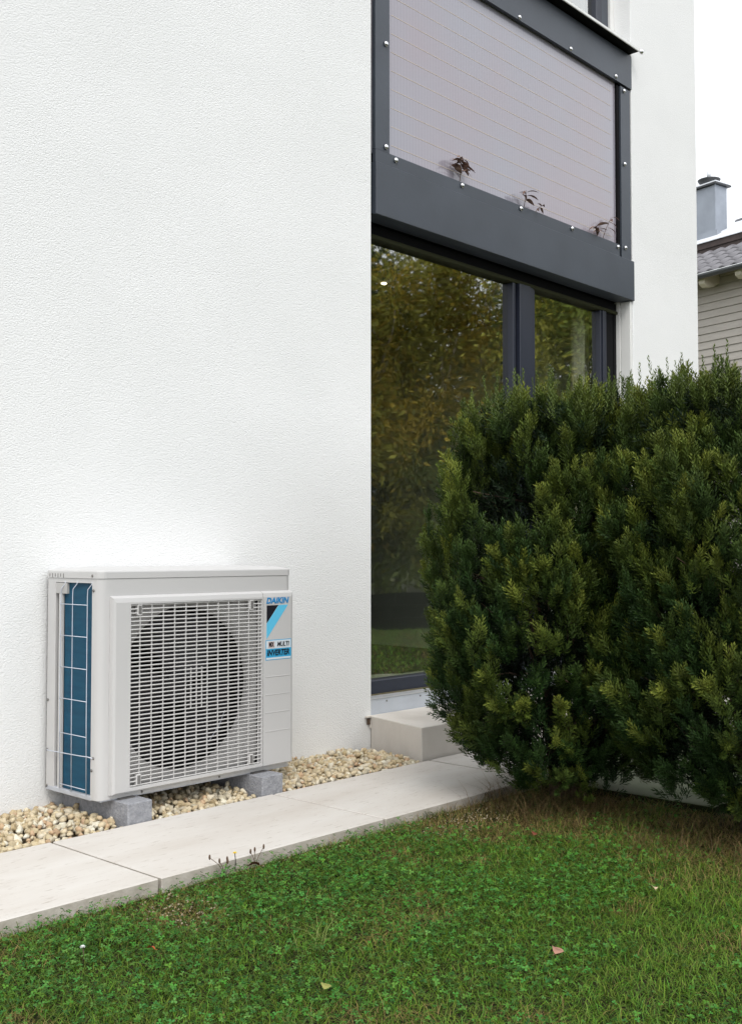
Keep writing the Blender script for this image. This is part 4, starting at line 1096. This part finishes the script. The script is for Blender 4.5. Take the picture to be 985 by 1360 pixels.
# gutter: half round
bm = bmesh.new(); rows = []
for k in range(9):
    an = PI+PI*k/8; rows.append([bm.verts.new((a, -.08+.075*math.cos(an), nbx(6.62)+.075*math.sin(an))) for a in (a0, a1)])
for k in range(8): bm.faces.new([rows[k][0], rows[k][1], rows[k+1][1], rows[k+1][0]])
gt = link('gutter', bm_mesh(bm, True), M['gutter'], nb); md = gt.modifiers.new('thick', 'SOLIDIFY'); md.thickness = .006
tube('gutter_bead', [(a0, -.158, nbx(6.622)), (a1, -.158, nbx(6.622))], .010, M['alu'], nb, 6)
# roof underlay and tiles
prism('roof', [(-.06, nbx(6.625)), (1.45, nbx(6.625)+1.51*rs_), (1.45, nbx(6.55)+1.51*rs_), (-.06, nbx(6.60))], a0, a1, M['tile_dark'], nb, 'YZ')
bm = bmesh.new(); TW, TL = .30, .40; prof_t = []
for k in range(9):
    t = k/8; prof_t.append((t*TW, .045*math.sin(PI*min(1, t*1.35))**1.0 if t < .74 else .0 - .012*math.sin((t-.74)/.26*PI)))
lo = [bm.verts.new((x_, 0, h_+.03)) for x_, h_ in prof_t]; hi = [bm.verts.new((x_, TL, h_+.005)) for x_, h_ in prof_t]; lo2 = [bm.verts.new((x_, 0, h_+.0)) for x_, h_ in prof_t]
for k in range(8): bm.faces.new([lo[k], lo[k+1], hi[k+1], hi[k]]); bm.faces.new([lo2[k], lo2[k+1], lo[k+1], lo[k]])
tile_me = bm_mesh(bm, True); tile_me.materials.append(M['tile'])
sl_ = R_(31)
for c_i in range(-9, 6):
    for r_i in range(5):
        o = link('roof_tile', tile_me, None, nb); d_ = -.10+.345*r_i
        o.location = (c_i*.30+.02, d_*math.cos(sl_), nbx(6.66)+d_*math.sin(sl_)+.02); o.rotation_euler = (sl_+random.uniform(-.01, .01), 0, random.uniform(-.01, .01))
# brown board above the tiles, bright metal roof, chimney
box('barge_board', a0, a1, 1.46, 1.52, nbx(7.52), nbx(7.66), M['brown_board'], nb)
box('barge_board', a0, a1, 1.43, 1.53, nbx(7.66), nbx(7.80), M['brown_board'], nb)
prism('metal_roof', [(1.40, nbx(7.81)), (4.2, nbx(7.81)+2.8*math.tan(R_(27))), (4.2, nbx(7.70)+2.8*math.tan(R_(27))), (1.40, nbx(7.79))], a0, -.2, M['zinc_light'], nb, 'YZ')
prism('metal_roof', [(1.40, nbx(7.81)), (4.2, nbx(7.81)+2.8*math.tan(R_(27))), (4.2, nbx(7.70)+2.8*math.tan(R_(27))), (1.40, nbx(7.79))], -.199, a1, M['zinc_light'], nb, 'YZ')
ch = link('chimney', None, None, nb)
box('chimney_shaft', -2.75, -1.65, 2.0, 2.42, nbx(7.9), nbx(9.27), M['zinc'], ch, .01)
box('corner_seam', -1.675, -1.642, 1.992, 2.02, nbx(7.9), nbx(9.27), M['zinc'], ch)
bm = bmesh.new()
t0 = [bm.verts.new(p) for p in ((-2.80, 1.93, nbx(9.27)), (-1.58, 1.93, nbx(9.27)), (-1.58, 2.49, nbx(9.27)), (-2.80, 2.49, nbx(9.27)))]
t1 = [bm.verts.new(p) for p in ((-2.80, 1.93, nbx(9.31)), (-1.58, 1.93, nbx(9.31)), (-1.58, 2.49, nbx(9.31)), (-2.80, 2.49, nbx(9.31)))]
bm.faces.new(t0[::-1]); bm.faces.new(t1)
for k in range(4): bm.faces.new([t0[k], t0[(k+1) % 4], t1[(k+1) % 4], t1[k]])
link('chimney_cap', bm_mesh(bm), M['cowl'], ch)
box('cap_sheet', -2.78, -1.60, 1.95, 2.47, nbx(9.311), nbx(9.345), M['zinc_light'], ch)
lathe('cowl', [(.17, .0), (.19, .06), (.25, .14), (.26, .17), (.10, .215), (.06, .22)], M['cowl'], ch, 20, (-2.05, 2.3, nbx(9.36)))
tube('cowl_rod', [(-2.05, 2.3, nbx(9.57)), (-2.05, 2.3, nbx(9.76))], .05, M['zinc_light'], ch, 8)
box('flashing', -2.9, -1.50, 1.86, 1.995, nbx(7.9), nbx(8.17), M['zinc'], ch)
for k in range(8):
    o = lathe('ridge_tile', [(.09, 0), (.10, .34), (.11, .345), (.11, .40)], M['ridge_tile'], nb, 10, (0, 0, 0), 'Y')
    o.location = (-1.9+.33*k, 3.1, nbx(8.62)+.0*k); o.rotation_euler = (0, 0, R_(-90))

# render safety: nothing in the scene needs more than default bounces
S.render.engine = 'CYCLES'
S.cycles.max_bounces = 8; S.cycles.transparent_max_bounces = 8
